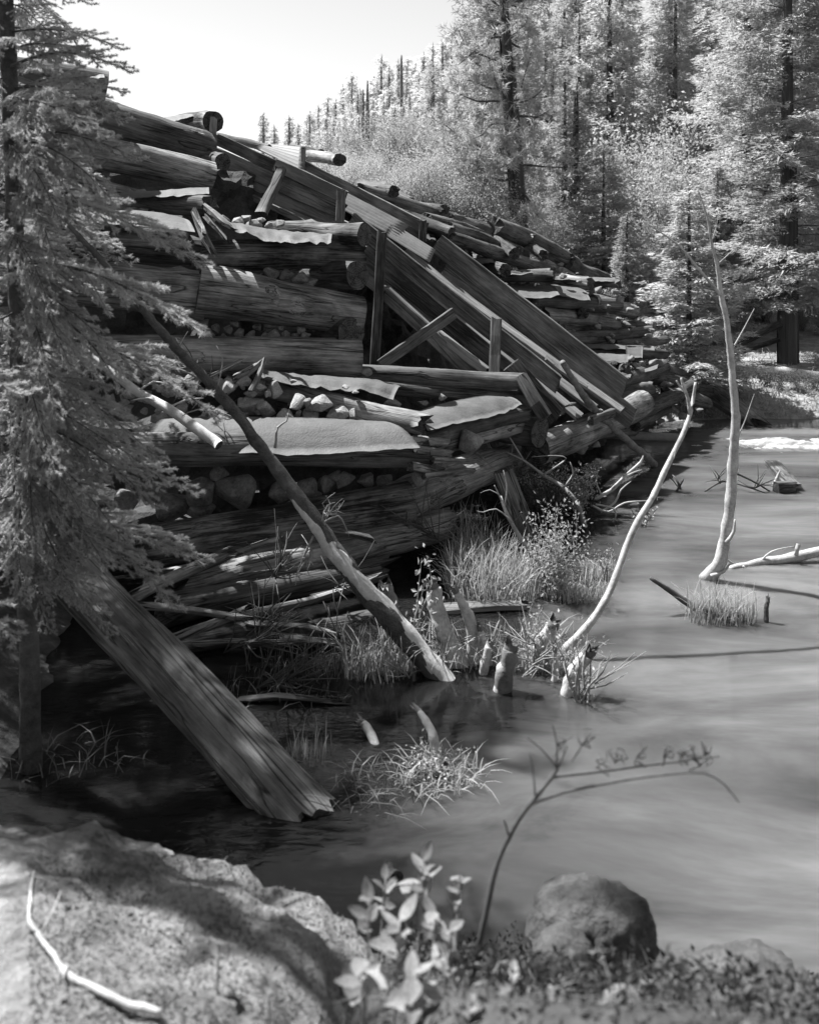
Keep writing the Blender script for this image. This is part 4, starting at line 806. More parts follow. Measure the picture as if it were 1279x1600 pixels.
# white barked pole lying on the sheet
bp = PL([(130, 545), (172, 580), (215, 612), (258, 636), (300, 664), (342, 696)], 8.9, 8.2)
bl_ = log_mesh((bp[5] - bp[4]).length, .045, .042, 77, m='birch', lump=.04, groove=.0)
e = empty('birch_pole', bp[0], 'white barked birch pole with a cut dark end lying over the widest sheet', 'pole'); tube('stem', bp[:5], [.03, .036, .04, .042, .045], 'birch', e, 12, .05, .1, 3, .006); link('cut_end', bl_, frame(bp[4], bp[5]), e)
for tp_, tr_ in ((PL([(262, 638), (290, 625), (318, 622)], 8.5), [.012, .008, .003]), (PL([(215, 612), (240, 596), (262, 600), (282, 594)], 8.6), [.010, .008, .006, .002]), (PL([(255, 632), (232, 622), (205, 626)], 8.5), [.012, .009, .004])): tube('branch', tp_, tr_, 'birch', e, 6)
# big split log leaning into the dark water
a0, a1 = P(118, 895, 6.6), P(484, 1288, 5.16)
hl = log_mesh((a1 - a0).length, .185, .175, 501, m='log_dark', lump=.05, groove=.20, ragged=(0, .05), k=40, bend=.015)  # dark wood stands in for the tree shade on this grey log
tag(link('split_log', hl, frame(a0, a1) @ Matrix.Rotation(.35, 4, 'X') @ Matrix.Diagonal((1, 1, .42, 1))), 'broad grey split log with long cracks leaning down into the dark water', 'log')
# rotten logs and planks heaped at the foot of the dam
def debris(name, label, cat, a, b, r0, r1, **kw):
    kw.setdefault('lump', .12); kw.setdefault('groove', .16); kw.setdefault('ragged', (.12, .14)); kw.setdefault('m', 'log_pale'); log(name, P(*a), P(*b), r0, r1, None, label=label, category=cat, **kw)
debris('rotten_log', 'big rotten flaking log heaped against the foot of the dam, behind the dead tree', 'log', (270, 915, 8.1), (700, 822, 9.3), .20, .16, flat=.75)
debris('rotten_log', 'dark rotten log lying below the big flaking one', 'log', (250, 960, 7.7), (600, 880, 8.7), .13, .10, m='log_dark', flat=.8)
debris('weathered_pole', 'split pale pole lying above the big flaking log at the left', 'pole', (205, 935, 7.6), (350, 868, 8.1), .055, .05)
debris('weathered_pole', 'short pale pole slanting up from the water edge beneath the rotten logs', 'pole', (268, 1002, 7.2), (376, 958, 7.5), .045, .03)
debris('weathered_pole', 'thin pale pole lying level among the debris, left of the short slanting pole', 'pole', (225, 948, 7.5), (380, 962, 7.4), .032, .025)
debris('rotten_log', 'long half sunk dark log at the edge of the water under the debris', 'log', (255, 1012, 7.2), (400, 990, 7.5), .10, .09, m='log')
debris('rotten_log', 'dark trunk lying level at the water line behind the foot of the dead tree', 'log', (490, 985, 7.7), (640, 962, 8.2), .10, .09, m='log_dark')
for (lab, a, b, wd_) in (('broken grey plank lying level over the dark trunk with a jagged right end', (385, 975, 7.45), (525, 990, 7.4), .16), ('thin wet plank just over the water below the jagged grey plank', (310, 1008, 7.2), (452, 1003, 7.25), .09), ('flat board lying in the shade under the jagged grey plank', (440, 1000, 7.3), (515, 1004, 7.3), .12), ('narrow slat crossing the debris up to the right', (352, 972, 7.45), (560, 915, 8.1), .10), ('pale board fragment slanting behind the dead tree', (480, 940, 7.9), (590, 905, 8.3), .15), ('small plank end sticking out behind the dead tree at the log above', (505, 828, 8.6), (575, 842, 8.5), .10), ('short splintered slat high on the flaking log', (372, 862, 8.2), (440, 842, 8.4), .06), ('half sunk plank in the dark shallows below the debris', (380, 1092, 6.45), (530, 1095, 6.45), .10)):
    board('plank', P(*a), P(*b), wd_, .035, None, up=Vector((0, -.8, .6)), m='log_pale', ragged=(.06, .09), rough=.02, warp=.012, label=lab, category='plank')
for (a, b, lab) in (((600, 950, 7.3), (620, 972, 7.2), ''),): pass
# leaning slab and level plank among the grass
board('slab', P(786, 735, 9.7), P(826, 845, 9.75), .20, .05, None, up=Vector((1, 0, 0)), m='log_pale', ragged=(.02, .02), rough=.015, label='grey slab standing tilted in the water left of the dark bush', category='slab')
board('plank', G(690, 950, .03), G(822, 946, .03), .13, .04, None, up=Vector((0, 1, .1)), m='plank_lit', ragged=(.03, .05), rough=.015, taper=.7, label='pale level plank floating between the upright stumps and the grass clump', category='plank')
# upright beaver-cut stumps
def stump(label, pts, r, cat='stump', m='bark_grey', strip=True):
    p = [Vector(q) for q in pts]; p[0].z -= .08; e = empty('stump', p[0], label, cat); _seed[0] += 1
    tube('stem', p, [x * .92 for x in r], m, e, 16, .02, .25, _seed[0], .008); d = (p[-1] - p[-2]).normalized()
    link('cut_end', log_mesh(.05, r[-1] * .95, r[-1] * .84, _seed[0], m='plank_lit', lump=.2, n=5, ragged=(0, .045), k=16, groove=.3), frame(p[-1] - d * .004, p[-1] + d * .05), e)
    if strip: tube('bare_lit_strip', [q + Vector((-.75, -.35, .1)).normalized() * x * .26 for q, x in zip(p, r)], [x * .74 for x in r[:-1]] + [r[-1] * .5], 'bare', e, 12, .02, .3, _seed[0] + 1, .006)  # peeled wood set on the sun side, painting the sunlit edge
    return e
stump('stout stump leaning left with bright peeled and sunlit edge, beside the dead tree foot', PL([(716, 1035), (698, 1000), (684, 955), (677, 918)], 7.0, 7.1), [.085, .078, .066, .055], m='bare')
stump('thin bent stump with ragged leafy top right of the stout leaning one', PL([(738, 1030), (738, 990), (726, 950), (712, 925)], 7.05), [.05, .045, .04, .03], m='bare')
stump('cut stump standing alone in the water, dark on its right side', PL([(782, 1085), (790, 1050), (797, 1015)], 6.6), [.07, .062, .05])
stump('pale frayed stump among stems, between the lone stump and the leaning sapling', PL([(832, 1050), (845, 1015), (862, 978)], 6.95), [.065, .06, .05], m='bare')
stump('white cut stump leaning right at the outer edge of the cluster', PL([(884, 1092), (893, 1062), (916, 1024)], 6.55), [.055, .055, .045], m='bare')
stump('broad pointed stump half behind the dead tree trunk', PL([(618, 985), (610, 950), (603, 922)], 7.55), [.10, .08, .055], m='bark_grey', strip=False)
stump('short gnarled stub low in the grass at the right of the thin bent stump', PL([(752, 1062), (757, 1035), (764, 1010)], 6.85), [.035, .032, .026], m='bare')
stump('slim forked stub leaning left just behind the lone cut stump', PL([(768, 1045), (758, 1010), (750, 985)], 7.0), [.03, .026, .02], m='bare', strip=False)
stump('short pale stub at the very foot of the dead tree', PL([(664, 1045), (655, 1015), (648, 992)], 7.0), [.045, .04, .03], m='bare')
stump('thin stub between the frayed stump and the white cut stump', PL([(862, 1070), (868, 1040), (866, 1018)], 6.75), [.028, .026, .02], m='bare', strip=False)
stump('tiny broken stump lying low in the near water', [G(592, 1172), P(580, 1150, 5.95), P(566, 1132, 6.0)], [.032, .03, .024], m='bare', strip=False)
stump('crooked white stub rising from a tuft in the near water', [G(682, 1188), P(680, 1160, 5.7), P(668, 1132, 5.75), P(654, 1112, 5.8)], [.035, .03, .026, .018], m='bare', strip=False)
stump('short dark post standing alone in the river at the right', [G(1197, 972), P(1197, 958, 7.8), P(1198, 944, 7.8)], [.022, .022, .02], m='bark', strip=False)
# saplings
stick('birch_sapling', 'tall crooked white bare sapling standing in the river at the right', 'sapling', [G(1103, 908, -.03), P(1120, 885, 8.75), P(1132, 845, 8.75), P(1138, 800, 8.75), P(1146, 720, 8.75), P(1148, 650, 8.7), P(1143, 570, 8.7), P(1136, 520, 8.7), P(1128, 466, 8.7), P(1116, 405, 8.7), P(1102, 340, 8.7), P(1090, 296, 8.7)], [.075, .058, .054, .048, .044, .038, .032, .027, .023, .014, .009, .004], 'bare', k=12, wob=.02,
      twigs=[(PL([(1126, 462), (1092, 422), (1058, 382), (1004, 345)], 8.7, 8.5), [.015, .011, .008, .003]), (PL([(1142, 548), (1160, 516), (1178, 482)], 8.7), [.008, .006, .002]), (PL([(1110, 380), (1118, 355), (1122, 330)], 8.7), [.005, .004, .002]), (PL([(1118, 415), (1140, 395), (1160, 378)], 8.7), [.005, .004, .002]), (PL([(1134, 848), (1146, 830), (1147, 812)], 8.65), [.02, .016, .008]), (PL([(1110, 900), (1130, 893), (1140, 880)], 8.7), [.02, .015, .005]), (PL([(1148, 690), (1162, 660), (1178, 615)], 8.8), [.007, .005, .002])])
stick('sapling', 'slim bare sapling with a forked top leaning right out of the stump cluster', 'sapling', [P(872, 1026, 7.1), P(905, 992, 7.15), P(932, 958, 7.2), P(955, 915, 7.3), P(976, 858, 7.4), P(1000, 808, 7.5), P(1022, 768, 7.6), P(1045, 722, 7.7), P(1064, 680, 7.8), P(1079, 640, 7.9), P(1086, 598, 7.9)], [.032, .030, .029, .026, .025, .024, .023, .022, .020, .017, .011], 'bare', k=10, wob=.01,
      twigs=[(PL([(1077, 648), (1074, 622), (1066, 600), (1064, 590)], 7.85), [.016, .013, .011, .008]), (PL([(1073, 616), (1062, 604), (1056, 594)], 7.85), [.010, .009, .006]), (PL([(1044, 724), (1052, 715), (1056, 700)], 7.7), [.008, .006, .003])])
stick('pole', 'thin straight pole slanting from the flume mouth down into the river', 'pole', [P(878, 566, 11.3), P(930, 642, 11.9), P(1022, 726, 13.2)], [.035, .045, .05], 'bark_grey', k=10)
stick('dead_branch', 'crooked dead stem reaching left out of the leafy shrub in the water', 'branch', PL([(872, 918), (842, 880), (812, 840), (790, 800), (782, 775)], 8.4, 8.6), [.022, .020, .018, .016, .010], 'twig_pale', k=8, twigs=[(PL([(790, 800), (778, 770), (772, 758)], 8.6), [.008, .006, .003]), (PL([(788, 792), (792, 760), (786, 735)], 8.6), [.008, .006, .003]), (PL([(800, 815), (775, 795), (755, 800), (745, 798)], 8.5), [.007, .006, .005, .002]), (PL([(782, 775), (765, 765), (750, 770)], 8.6), [.006, .004, .002])])
stick('dead_branch', 'arching dead branch rising from the grass over the dark bush', 'branch', [G(913, 822, .02), P(902, 790, 10.2), P(880, 762, 10.3), P(848, 742, 10.4), P(818, 720, 10.5), P(790, 706, 10.6)], [.03, .026, .022, .018, .012, .006], 'twig_pale', twigs=[(PL([(848, 742), (870, 728), (884, 716), (868, 712), (830, 714)], 10.3), [.012, .01, .008, .006, .003]), (PL([(818, 720), (800, 690), (786, 670), (765, 665)], 10.6), [.010, .008, .006, .003]), (PL([(880, 762), (895, 740), (890, 722)], 10.2), [.01, .008, .004])])
stick('driftwood', 'forked bleached driftwood reaching right from the dark bush', 'branch', PL([(930, 780), (955, 765), (975, 745), (1000, 722), (1004, 712)], 11.0), [.022, .022, .018, .014, .006], 'bare', twigs=[(PL([(955, 765), (972, 748), (990, 738), (1002, 734)], 10.9), [.012, .011, .009, .005]), (PL([(938, 800), (960, 785), (970, 765), (985, 752)], 10.8), [.014, .012, .010, .004]), (PL([(925, 790), (950, 800), (975, 786), (1016, 782)], 10.7), [.014, .013, .011, .004]), (PL([(930, 788), (960, 796), (958, 815), (940, 822)], 10.6), [.012, .012, .010, .005]), (PL([(940, 776), (930, 750), (935, 735)], 11.0), [.01, .007, .003])])
stick('driftwood', 'dark curved driftwood branch lifting its left tip over the grass tuft at the right', 'branch', [G(1172, 968, 0), P(1130, 958, 7.9), P(1085, 949, 7.95), P(1050, 925, 8.0), P(1015, 903, 8.0)], [.035, .035, .03, .024, .014], 'twig', k=10, twigs=[(PL([(1130, 958), (1140, 965), (1165, 960)], 7.8), [.02, .018, .01])])
stick('driftwood', 'flat sunlit log with broken twigs floating at the right edge', 'log', [G(1140, 888, .0), P(1180, 881, 9.2), P(1230, 872, 9.25), P(1300, 858, 9.3)], [.025, .04, .045, .05], 'bare', k=12, twigs=[(PL([(1185, 880), (1205, 862), (1240, 854)], 9.2), [.01, .008, .004]), (PL([(1150, 885), (1130, 870), (1120, 865)], 9.2), [.012, .008, .004]), (PL([(1160, 884), (1168, 898), (1164, 906)], 9.1), [.01, .008, .004]), (PL([(1243, 868), (1246, 850)], 9.2), [.02, .016])])
stick('drift_branch', 'small twiggy branch stranded behind the white sapling', 'branch', [G(1100, 768, .0), P(1130, 752, 12.1), P(1165, 760, 11.9), P(1200, 772, 11.8)], [.010, .012, .012, .008], 'twig', twigs=broom(P(1125, 756, 12.0), Vector((-.3, 0, .5)), 10, .3, 11, .006) + broom(P(1175, 765, 11.9), Vector((.5, 0, .3)), 12, .35, 12, .006) + [(PL([(1146, 738), (1175, 752), (1202, 768)], 11.9), [.014, .013, .01])])
stick('drift_branch', 'dark cross shaped snag poking out of the river under the leaning sapling', 'branch', [G(1064, 770, -.05), P(1058, 752, 12.0), P(1050, 742, 12.1)], [.018, .014, .006], 'twig', twigs=[(PL([(1056, 768), (1064, 755), (1068, 748)], 11.9), [.014, .01, .004]), (PL([(1058, 760), (1046, 745), (1036, 735)], 12.0), [.008, .006, .002])])
board('plank', G(1206, 722, .03), G(1238, 760, .05), .20, .05, None, up=Vector((1, .3, 0)), m='log', ragged=(.05, .03), label='grey plank awash in the river near the right edge', category='plank'); board('wood_block', G(1212, 762, .06), G(1240, 760, .06), .13, .12, None, m='log_dark', label='dark square timber end beside the plank awash at the right', category='timber')
stick('drift_branch', 'little upright splinter on the timber end at the right edge', 'branch', [P(1208, 760, 12.1), P(1218, 735, 12.1)], [.03, .008], 'bare')
# far bank wood
e = empty('culvert_pipe', G(1000, 682, 0), 'straight metal pipe lying at the waterline beyond the pole', 'pipe')
pa, pb = P(930, 672, 15.2), P(1066, 683, 14.95); pa.z = pb.z = .03
dirp = (pb - pa).normalized(); V = []; Fc = []
for rr, s_ in ((.075, 0), (.075, 1), (.064, 1), (.064, .8)):
    for j in range(18):
        a_ = 2 * math.pi * j / 18; y_ = Vector((0, 0, 1)).cross(dirp).normalized(); V.append((pb - pa) * s_ + y_ * rr * math.cos(a_) + Vector((0, 0, 1)) * rr * math.sin(a_))
for i in range(3):
    for j in range(18): Fc.append((i * 18 + j, i * 18 + (j + 1) % 18, (i + 1) * 18 + (j + 1) % 18, (i + 1) * 18 + j))
link('pipe_wall', mesh('pipe_wall', [tuple(v) for v in V], Fc, 'iron'), T(pa), e); log('collar', pb - dirp * .05, pb - dirp * .02, .083, .083, e, 'iron', groove=0, lump=0, bend=0)
log('fallen_trunk', P(1085, 590, 17.2), P(1186, 668, 16.2), .17, .15, None, 'log_pale', ragged=(0, .2), lump=.12, groove=.16, label='broken fallen trunk with a bright splintered end dipping into the river on the far side', category='log')
log('fallen_trunk', P(1085, 612, 17.0), P(1158, 655, 16.3), .07, .05, None, 'log_dark', ragged=(0, .1), label='thin dark trunk lying under the bright splintered one', category='log')
for (lab, a, b, r0, r1, m_) in (('upper of the long dark fallen trunks propped against the thick fir', (1128, 548, 20.6), (1220, 506, 20.2), .08, .07, 'log_dark'), ('lower of the long dark fallen trunks propped against the thick fir', (1140, 553, 20.0), (1216, 530, 19.9), .065, .05, 'log_dark'), ('pale knotty fallen trunk stretched level along the far bank', (1120, 567, 19.2), (1290, 592, 18.6), .07, .085, 'bare'), ('short pale log on the far bank behind the white sapling', (1104, 557, 20.2), (1156, 561, 20.0), .04, .03, 'bare'), ('sloping grey log high behind the young spruce on the far bank', (1080, 520, 21.5), (1135, 495, 22), .09, .08, 'log'), ('thin curved stick lying in front of the pale knotty trunk', (1150, 598, 18.6), (1222, 602, 18.5), .03, .025, 'bark')):
    log('fallen_trunk', P(*a), P(*b), r0, r1, None, m_, label=lab, category='log', lump=.12, groove=.04)
for (x, y, r, lab) in ((1205, 590, .16, 'pale flat rock on the far bank beneath the knotty fallen trunk'), (1238, 606, .2, 'larger pale rock at the right end of the far bank'), (1190, 610, .1, 'small rock between the flat rock and the far water edge')):
    p = hit(x, y); o = stone(p, r * 1.3, r, r * .6, None, 'rock', me=STONES[int(x) % 9], label=lab, category='rock')
# ------------------------------------------------------------------ plants standing in the water
def clump(label, cx, cy, n, h, rx, ry, seed, mat='grass', w_=.008, lean=.4, cat='grass'):
    r_ = np.random.RandomState(seed); c = G(cx, cy, 0); pts = []
    for _ in range(n):
        a = r_.uniform(0, 6.283); q = r_.uniform(0, 1) ** .6; pts.append((c.x + rx * q * math.cos(a), c.y + ry * q * math.sin(a), -.02))
    o = blades('grass_clump', pts, h, w_, seed, lean, mat, label=label, category=cat); o['kind'] = 'stuff'; return o
clump('bright grass clump in the water between the bush and the stumps', 770, 922, 1500, .48, .42, .45, 1); clump('taller pale reeds at the back of the bright grass clump', 735, 880, 350, .60, .28, .25, 2); clump('thin grass at the outer right side of the leafy shrub', 900, 935, 250, .25, .3, .15, 3)
clump('pale grass around the stout leaning stump', 690, 1040, 150, .36, .28, .16, 4, lean=.7); clump('dry grass blades among the stumps nearest the leaning sapling', 835, 1040, 200, .38, .30, .15, 5, lean=.6); clump('grass tuft round the curved driftwood at the right', 1125, 968, 420, .34, .30, .15, 6)
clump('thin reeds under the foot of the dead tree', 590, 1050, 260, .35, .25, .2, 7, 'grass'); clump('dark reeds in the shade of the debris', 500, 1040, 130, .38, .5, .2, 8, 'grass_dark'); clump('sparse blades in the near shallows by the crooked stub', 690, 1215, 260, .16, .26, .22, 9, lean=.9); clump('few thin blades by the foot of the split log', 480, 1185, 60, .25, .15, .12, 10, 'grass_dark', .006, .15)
clump('sparse weeds in the near water left of the stub', 600, 1235, 140, .18, .28, .3, 12, 'grass_dark', .006, .9); clump('thin grass behind the reeds, under the big rotten log', 430, 1080, 110, .2, .6, .35, 13, 'grass_dark', .006, .8)
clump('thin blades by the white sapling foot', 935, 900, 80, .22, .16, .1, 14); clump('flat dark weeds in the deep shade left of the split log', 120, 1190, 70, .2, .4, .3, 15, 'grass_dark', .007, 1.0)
def wbush(label, cx, cy, h, wd_, ns, nl, leaf, seed, mat='leaf', up=.9, cat='shrub', stem='twig_pale', sr=.008):
    p = G(cx, cy, 0); f, s_ = bush(seed, h, wd_, ns, nl, leaf, mat, up, stem, sr); e = empty('leafy_shrub', p, label, cat); link('stems', s_, T(p), e); link('foliage', f, T(p), e)
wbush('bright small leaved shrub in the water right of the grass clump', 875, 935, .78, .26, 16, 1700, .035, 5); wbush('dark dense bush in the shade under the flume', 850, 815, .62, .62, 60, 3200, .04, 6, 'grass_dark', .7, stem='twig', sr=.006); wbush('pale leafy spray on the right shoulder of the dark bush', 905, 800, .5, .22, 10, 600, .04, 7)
wbush('leafy willow shoot on a thin stem beside the stout stump', 650, 1035, .80, .04, 3, 90, .05, 8); wbush('leafy top on the stem by the frayed stump', 838, 1045, .50, .14, 8, 160, .035, 9); wbush('sprouting twigs right of the white cut stump', 905, 1095, .5, .26, 9, 130, .03, 10, up=.7); wbush('small leafy sprig in the river right of the bright shrub', 945, 905, .30, .14, 6, 120, .03, 11); wbush('low sprig poking from the water below the driftwood fork', 1005, 822, .22, .2, 7, 60, .03, 12, stem='twig')
wbush('low leafy tuft round the crooked stub in the near water', 686, 1205, .14, .20, 14, 300, .025, 13)
for i, (x, y, dx, dy, L_) in enumerate(((700, 1040, -.3, .8, .4), (745, 1050, .4, .7, .45), (812, 1062, .5, .6, .5), (850, 1050, -.4, .8, .45), (640, 1060, -.6, .5, .35), (905, 1085, .7, .5, .5))):
    a = G(x, y, 0); V = []; Fc = []
    for tp_, tr_ in broom(Vector((0, 0, 0)), Vector((dx, 0, dy)), 9, L_, 60 + i, .005): tube_geo(tp_, tr_, 5, .06, .1, 1, V, Fc)
    tag(link('dead_twigs', mesh('dead_twigs', V, Fc, 'twig_pale'), T(a)), ('bleached twigs at the foot of the stout leaning stump', 'bleached twigs beside the thin bent stump', 'bleached twigs right of the lone cut stump', 'bleached twigs around the pale frayed stump', 'bleached twigs under the foot of the dead tree', 'bleached twigs reaching right from the white cut stump')[i], 'twigs', kind='stuff')
# dead brush at the foot of the dam
for (lab, x, y, Y, n, L, d, sd_) in (('fan of dead twigs behind the grass clump against the shaded log', 690, 850, 9.0, 22, .75, Vector((-.5, 0, .45)), 1), ('spray of bare twigs in front of the flume foot', 800, 745, 11.0, 16, .6, Vector((-.3, -.2, .5)), 2), ('tangle of dead twigs over the rotten log', 430, 905, 8.0, 24, .6, Vector((.2, -.2, .5)), 3), ('dead twigs in the shaded debris by the dead tree', 520, 920, 7.9, 18, .5, Vector((.4, 0, .2)), 4), ('fine twigs scattered over the rubble ledge left of the dead tree', 330, 590, 8.9, 20, .6, Vector((-.4, -.1, .2)), 5), ('dead twigs among the planks at the water edge', 400, 975, 7.4, 18, .5, Vector((.5, 0, .1)), 6), ('dark tangled twigs in the shallows below the half sunk plank', 400, 1075, 6.6, 26, .7, Vector((.6, 0, .12)), 7), ('dark twigs fallen across the low debris planks', 350, 1020, 7.0, 24, .7, Vector((.6, -.1, .25)), 8), ('dark twig tangle at the water line under the dead tree', 560, 1020, 7.3, 22, .5, Vector((-.5, -.1, .25)), 9)):
    a = P(x, y, Y); V = []; Fc = []
    for tp_, tr_ in broom(Vector((0, 0, 0)), d, n, L, sd_ + 40, .006): tube_geo(tp_, tr_, 5, .08, .1, 1, V, Fc)
    tag(link('dead_twigs', mesh('dead_twigs', V, Fc, 'twig_pale' if sd_ in (2,) else 'twig'), T(a)), lab, 'twigs', kind='stuff')
# ------------------------------------------------------------------ the near bank
def boulder(name, label, c, rx, ry, rz, seed, m='boulder', sub=5, rough=.12, cat='boulder', npl=9):
    bm = bmesh.new(); bmesh.ops.create_icosphere(bm, subdivisions=sub, radius=1); rd = random.Random(seed)
    pl = [(Vector((rd.gauss(0, 1), rd.gauss(0, 1), rd.gauss(0, 1) + .3)).normalized(), rd.uniform(.72, .95)) for _ in range(npl)]
    for v in bm.verts:
        n = v.co.normalized(); r = 1.0
        for q_, d_ in pl:
            k_ = q_.dot(n)
            if k_ > .05: r = min(r, d_ / k_ * .5 + r * .5 if d_ / k_ < r else r)
        q_ = n * 2 + Vector((seed * 3.1, 0, 0)); r *= 1 + rough * mn.fractal(q_, 1, 2, 4) + rough * .35 * mn.fractal(q_ * 4, 1, 2, 4) + .012 * mn.fractal(q_ * 17, 1, 2, 3) * (sub > 4); v.co = Vector((n.x * rx, n.y * ry, n.z * rz)) * r
    me = bpy.data.meshes.new(name); bm.to_mesh(me); bm.free(); me.materials.append(M[m]); me.polygons.foreach_set('use_smooth', np.ones(len(me.polygons), bool)); me.update()
    return tag(link(name, me, T(c)), label, cat)
bo = boulder('boulder', 'big mossy boulder filling the lower left corner, dappled with sunlight', Vector((-1.15, 2.15, .22)), 1.42, 1.85, .98, 3, rough=.07, sub=6, npl=0)
boulder('boulder', 'rounded grey boulder at the water edge on the lower right', P(922, 1462, 3.45), .22, .20, .20, 8, 'dim_rock', 5, rough=.10)
boulder('boulder', 'low pale boulder in the lower right corner', P(1165, 1590, 2.75), .26, .22, .13, 12, 'dim_rock', 5, rough=.2); boulder('rock', 'small rock just in front of the rounded grey boulder', P(880, 1490, 3.1), .09, .09, .08, 14, 'dim_rock', 3, cat='rock')
boulder('rock', 'small pale rock low at the bottom edge among the plants', P(975, 1575, 2.55), .06, .05, .06, 15, 'boulder', 3, cat='rock')
bt = BVHTree.FromPolygons([bo.matrix_basis @ v.co for v in bo.data.vertices], [tuple(p.vertices) for p in bo.data.polygons])
def surf(x, y):
    d = (P(x, y, 1.0) - Vector((0, 0, H))).normalized(); h = bt.ray_cast(Vector((0, 0, H)), d); g = hit(x, y)
    return h[0] if h[0] is not None and h[0].y < g.y else g
stick('driftwood', 'crooked bleached branch lying on the mossy boulder at the lower left', 'branch', [surf(x, y) + Vector((0, 0, .015)) for x, y in ((54, 1370), (46, 1400), (48, 1440), (66, 1468), (92, 1500), (105, 1522), (150, 1552), (200, 1575), (255, 1585))], [.004, .0055, .006, .007, .0075, .008, .009, .010, .0085], 'bare', k=9, step=.015, lump=.3, wob=.022, twigs=[([surf(66, 1468) + Vector((0, 0, .02)), surf(84, 1450) + Vector((0, 0, .05)), surf(95, 1425) + Vector((0, 0, .06))], [.004, .003, .001]), ([surf(105, 1522) + Vector((0, 0, .02)), surf(98, 1548) + Vector((0, 0, .03))], [.005, .002])])
# moss and litter on the bank
rs = np.random.RandomState(8); pts = []
for _ in range(8000):
    x = rs.uniform(-.1, 2.4); y = rs.uniform(1.9, 4.1); z = gz(x, y)
    if z > .02: pts.append((x, y, z))
pts = np.array(pts); o_ = pts.mean(axis=0)
lc = leafcloud(rs, pts - o_ + rs.uniform(0, .10, pts.shape) * np.array([.3, .3, 1]), .026, .5, .6)
tag(link('ground_cover', tris('ground_cover', lc, 'cover'), T(o_)), 'dark creeping plants covering the near bank on the right', 'ground cover', kind='stuff')
pts = []
for _ in range(450):
    x = rs.uniform(-.05, 2.0); y = rs.uniform(1.9, 3.7); z = gz(x, y)
    if z > .05: pts.append((x, y, z))
blades('bank_grass', pts, .11, .005, 21, .9, 'grass_dark', kind='stuff', label='thin grass blades on the near bank', category='grass')
pts = []
for _ in range(6000):
    x_, y_ = rs.uniform(45, 640), rs.uniform(1330, 1600); p = surf(x_, y_); pts.append(tuple(p))
blades('moss', pts, .014, .004, 22, 1.2, 'grass_dark', kind='stuff', label='short moss growing over the big boulder', category='moss')
BK = [bush(120 + i, .30, .14, 12, 420, .022, 'cover', stem='twig', sr=.004) for i in range(2)]
for i, (x, y, h_, lab) in enumerate(((1000, 1500, .26, 'dark bushy plant just right of the rounded grey boulder'), (1060, 1515, .28, 'dark bushy plant between the two boulders on the lower right'), (960, 1540, .2, 'low dark plant in front of the rounded grey boulder'), (1105, 1530, .2, 'dark plant at the left end of the low corner boulder'), (830, 1535, .18, 'dark plant left of the rounded grey boulder'), (1215, 1560, .18, 'dark plant in front of the low corner boulder'))):
    p = hit(x, y); e = empty('leafy_plant', p, lab, 'plant'); m_ = T(p) @ Matrix.Rotation(i * 1.3, 4, 'Z') @ Matrix.Diagonal((h_ / .3 * 1.2, h_ / .3 * 1.2, h_ / .3, 1)); link('stems', BK[i % 2][1], m_, e); link('foliage', BK[i % 2][0], m_, e)
pts = []
for _ in range(700):
    p = surf(rs.uniform(40, 1240), rs.uniform(1330, 1600))
    if p.z > .06: pts.append(tuple(p + Vector((0, 0, .004))))
pts = np.array(pts); o_ = pts.mean(axis=0); lt = leafcloud(rs, pts - o_, .022, .35, -.2)
tag(link('leaf_litter', tris('leaf_litter', lt, 'log_pale'), T(o_)), 'fallen leaf bits and needles strewn over the boulder and bank', 'litter', kind='stuff')
for i in range(26):
    p = surf(rs.uniform(60, 700), rs.uniform(1400, 1590)); a_ = rs.uniform(0, 6.28); l_ = rs.uniform(.02, .06); q_ = p + Vector((math.cos(a_) * l_, math.sin(a_) * l_ * .6, .012))
    tag(tube('dead_twig', [p + Vector((0, 0, .003)), p.lerp(q_, .5) + Vector((0, 0, .004)), q_], [.0016, .0014, .0008], 'twig', k=5, step=.02), 'short dead twig fallen on the mossy boulder', 'twig', 'short twigs fallen on the boulder')
# broad leaved plants
def leaf_mesh(seed):
    V = []; Fc = []; rd = random.Random(seed); n = 7; cv = rd.uniform(-.25, .35)
    for i in range(n + 1):
        t = i / n; w_ = .30 * math.sin(math.pi * min(1, t * .97 + .02)) ** .8 * (1.15 - .45 * t)
        for s_ in (-1, -.5, 0, .5, 1): V.append((t, s_ * w_, cv * t * t + .10 * abs(s_) * w_ * 2 - .02 * (s_ == 0)))
    for i in range(n):
        for j in range(4): a = i * 5 + j; Fc.append((a, a + 1, a + 6, a + 5))
    return mesh('leaf', V, Fc, 'broad')
LEAF = [leaf_mesh(i) for i in range(4)]
def plant(label, fx, fy, ty, Y, n, L, seed):
    base = P(fx, fy, Y); base.z = max(gz(base.x, base.y), min(base.z, base.z)) if False else base.z; top = P(fx + 12, ty, Y + .02); e = empty('broadleaf_plant', base, label, 'plant', 'broad leaved plants on the near bank'); rd = random.Random(seed)
    foot = Vector((base.x, base.y, min(base.z, gz(base.x, base.y)) - .02)); tube('stem', [foot, base.lerp(top, .5) + Vector((.008, 0, 0)), top], [.004, .0035, .002], 'twig_pale', e, 5, .03)
    for i in range(n):
        t = .25 + .75 * (i + 1) / n; p = base.lerp(top, t); az = i * 2.4 + rd.uniform(-.4, .4); el = rd.uniform(-.1, .9); d = Vector((math.cos(az) * math.cos(el), math.sin(az) * math.cos(el), math.sin(el))); l = L * rd.uniform(.65, 1.15)
        link('leaf', LEAF[rd.randrange(4)], frame(p, p + d) @ Matrix.Rotation(rd.uniform(-.5, .5), 4, 'X') @ Matrix.Diagonal((l, l, l, 1)), e)
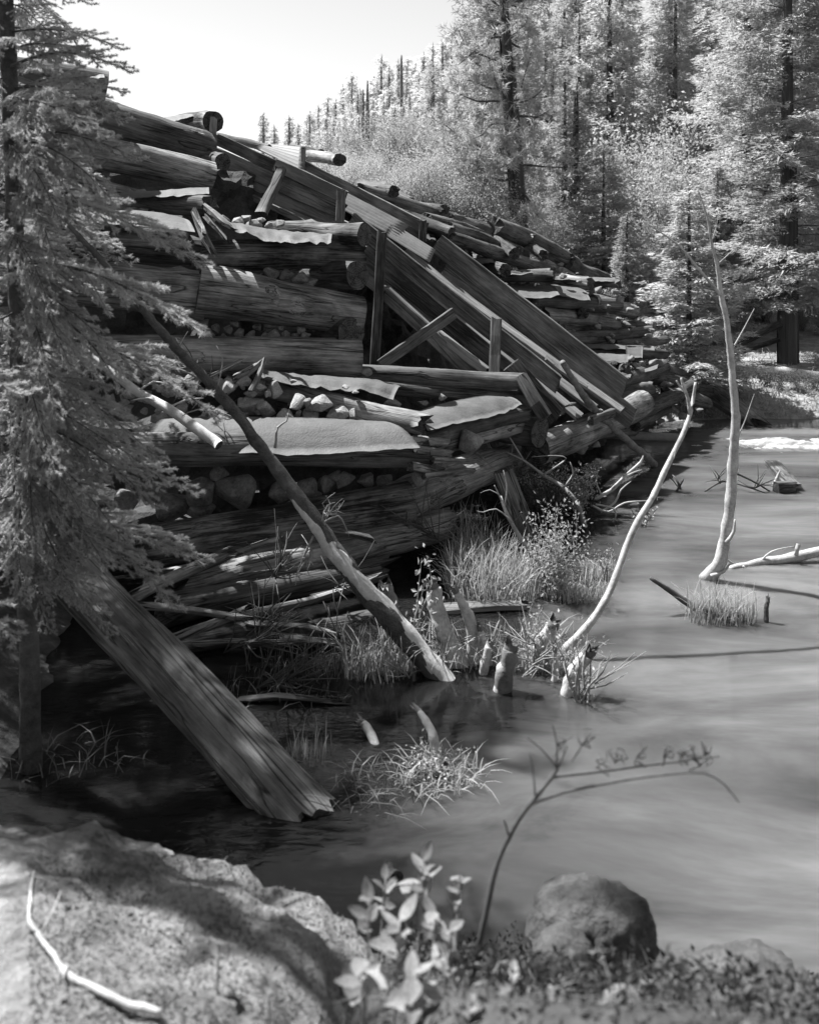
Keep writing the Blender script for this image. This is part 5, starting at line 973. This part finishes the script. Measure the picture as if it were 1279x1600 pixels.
for a in (('broad leaved plant standing tallest, its upper leaves against the dark water', 648, 1450, 1345, 2.75, 9, .075, 1), ('broad leaved plant with narrow upright leaves right of the tallest', 706, 1450, 1370, 2.8, 8, .055, 2), ('broad leaved plant whose bright leaves hang at the middle of the group', 612, 1540, 1440, 2.45, 9, .075, 3), ('broad leaved plant at the left side of the group on the boulder edge', 566, 1500, 1405, 2.6, 8, .06, 4), ('broad leaved plant at the bottom edge with the largest bright leaves', 635, 1620, 1520, 2.2, 9, .07, 5), ('broad leaved plant in the bottom left of the group', 555, 1620, 1500, 2.3, 8, .075, 6), ('broad leaved plant right of the centre, beside the bare twig', 690, 1560, 1455, 2.5, 9, .065, 7), ('small broad leaved seedling sticking up on the boulder', 410, 1600, 1530, 2.35, 4, .06, 8), ('tiny broad leaved seedling left of centre on the boulder', 330, 1560, 1475, 2.55, 3, .06, 9), ('broad leaved plant low on the right of the bare twig', 790, 1600, 1530, 2.4, 7, .045, 10), ('small leaved plant at the bottom edge between the twig and the grey boulder', 850, 1600, 1555, 2.3, 7, .035, 11), ('small leaved plant low at the bottom edge under the grey boulder', 930, 1610, 1560, 2.25, 6, .03, 12), ('broad leaved plant whose tip just shows at the bottom edge left of the twig', 720, 1640, 1575, 2.2, 7, .05, 13), ('broad leaved plant in the gap right of the large bright leaves', 668, 1500, 1425, 2.6, 8, .06, 14), ('small broad leaved plant at the far side of the group beside the water', 590, 1440, 1375, 2.95, 7, .05, 15)): plant(*a)
# the bare twig in front
Yw = 2.72; b0 = P(737, 1560, 2.72); b0.z = min(b0.z, gz(b0.x, b0.y))
tf = lambda x, y: broom(P(x, y, Yw), Vector((.3, 0, .5)), 5, .05, x, .0022)
stick('bare_twig', 'bare budding twig rising from the near bank with two long arms to the right', 'sapling', [b0, P(742, 1505, Yw), P(758, 1430, Yw), P(778, 1345, Yw), P(812, 1278, Yw), P(842, 1240, Yw), P(868, 1205, Yw), P(886, 1165, Yw)], [.0085, .008, .0078, .007, .0062, .0055, .0045, .002], 'twig', step=.02,
      twigs=[(PL([(826, 1258), (880, 1238), (960, 1220), (1040, 1209), (1098, 1208), (1130, 1226), (1154, 1256)], Yw, Yw - .15), [.0045, .004, .0036, .0032, .003, .0025, .0012]), (PL([(862, 1214), (930, 1206), (1000, 1196), (1060, 1190), (1122, 1182)], Yw, Yw + .1), [.004, .0036, .003, .0025, .0012]), (PL([(868, 1205), (870, 1165), (862, 1130)], Yw), [.003, .0022, .001]), (PL([(870, 1200), (845, 1170), (820, 1150)], Yw), [.0025, .002, .001]), (PL([(836, 1246), (832, 1200), (826, 1175)], Yw), [.0025, .002, .001]), (PL([(795, 1310), (790, 1290), (786, 1280)], Yw), [.003, .003, .001])] + sum([tf(x, y) for x, y in ((930, 1200), (958, 1194), (990, 1190), (1035, 1186), (1060, 1182), (1080, 1186), (1100, 1184), (905, 1170), (868, 1165), (1090, 1200))], []))
tag(log('stub', P(618, 1372, 3.9), P(600, 1352, 4.0), .03, .02, None, 'bark', ragged=(0, .01), groove=.1), 'dark wet root stub at the water edge by the tallest leaf plant', 'root')
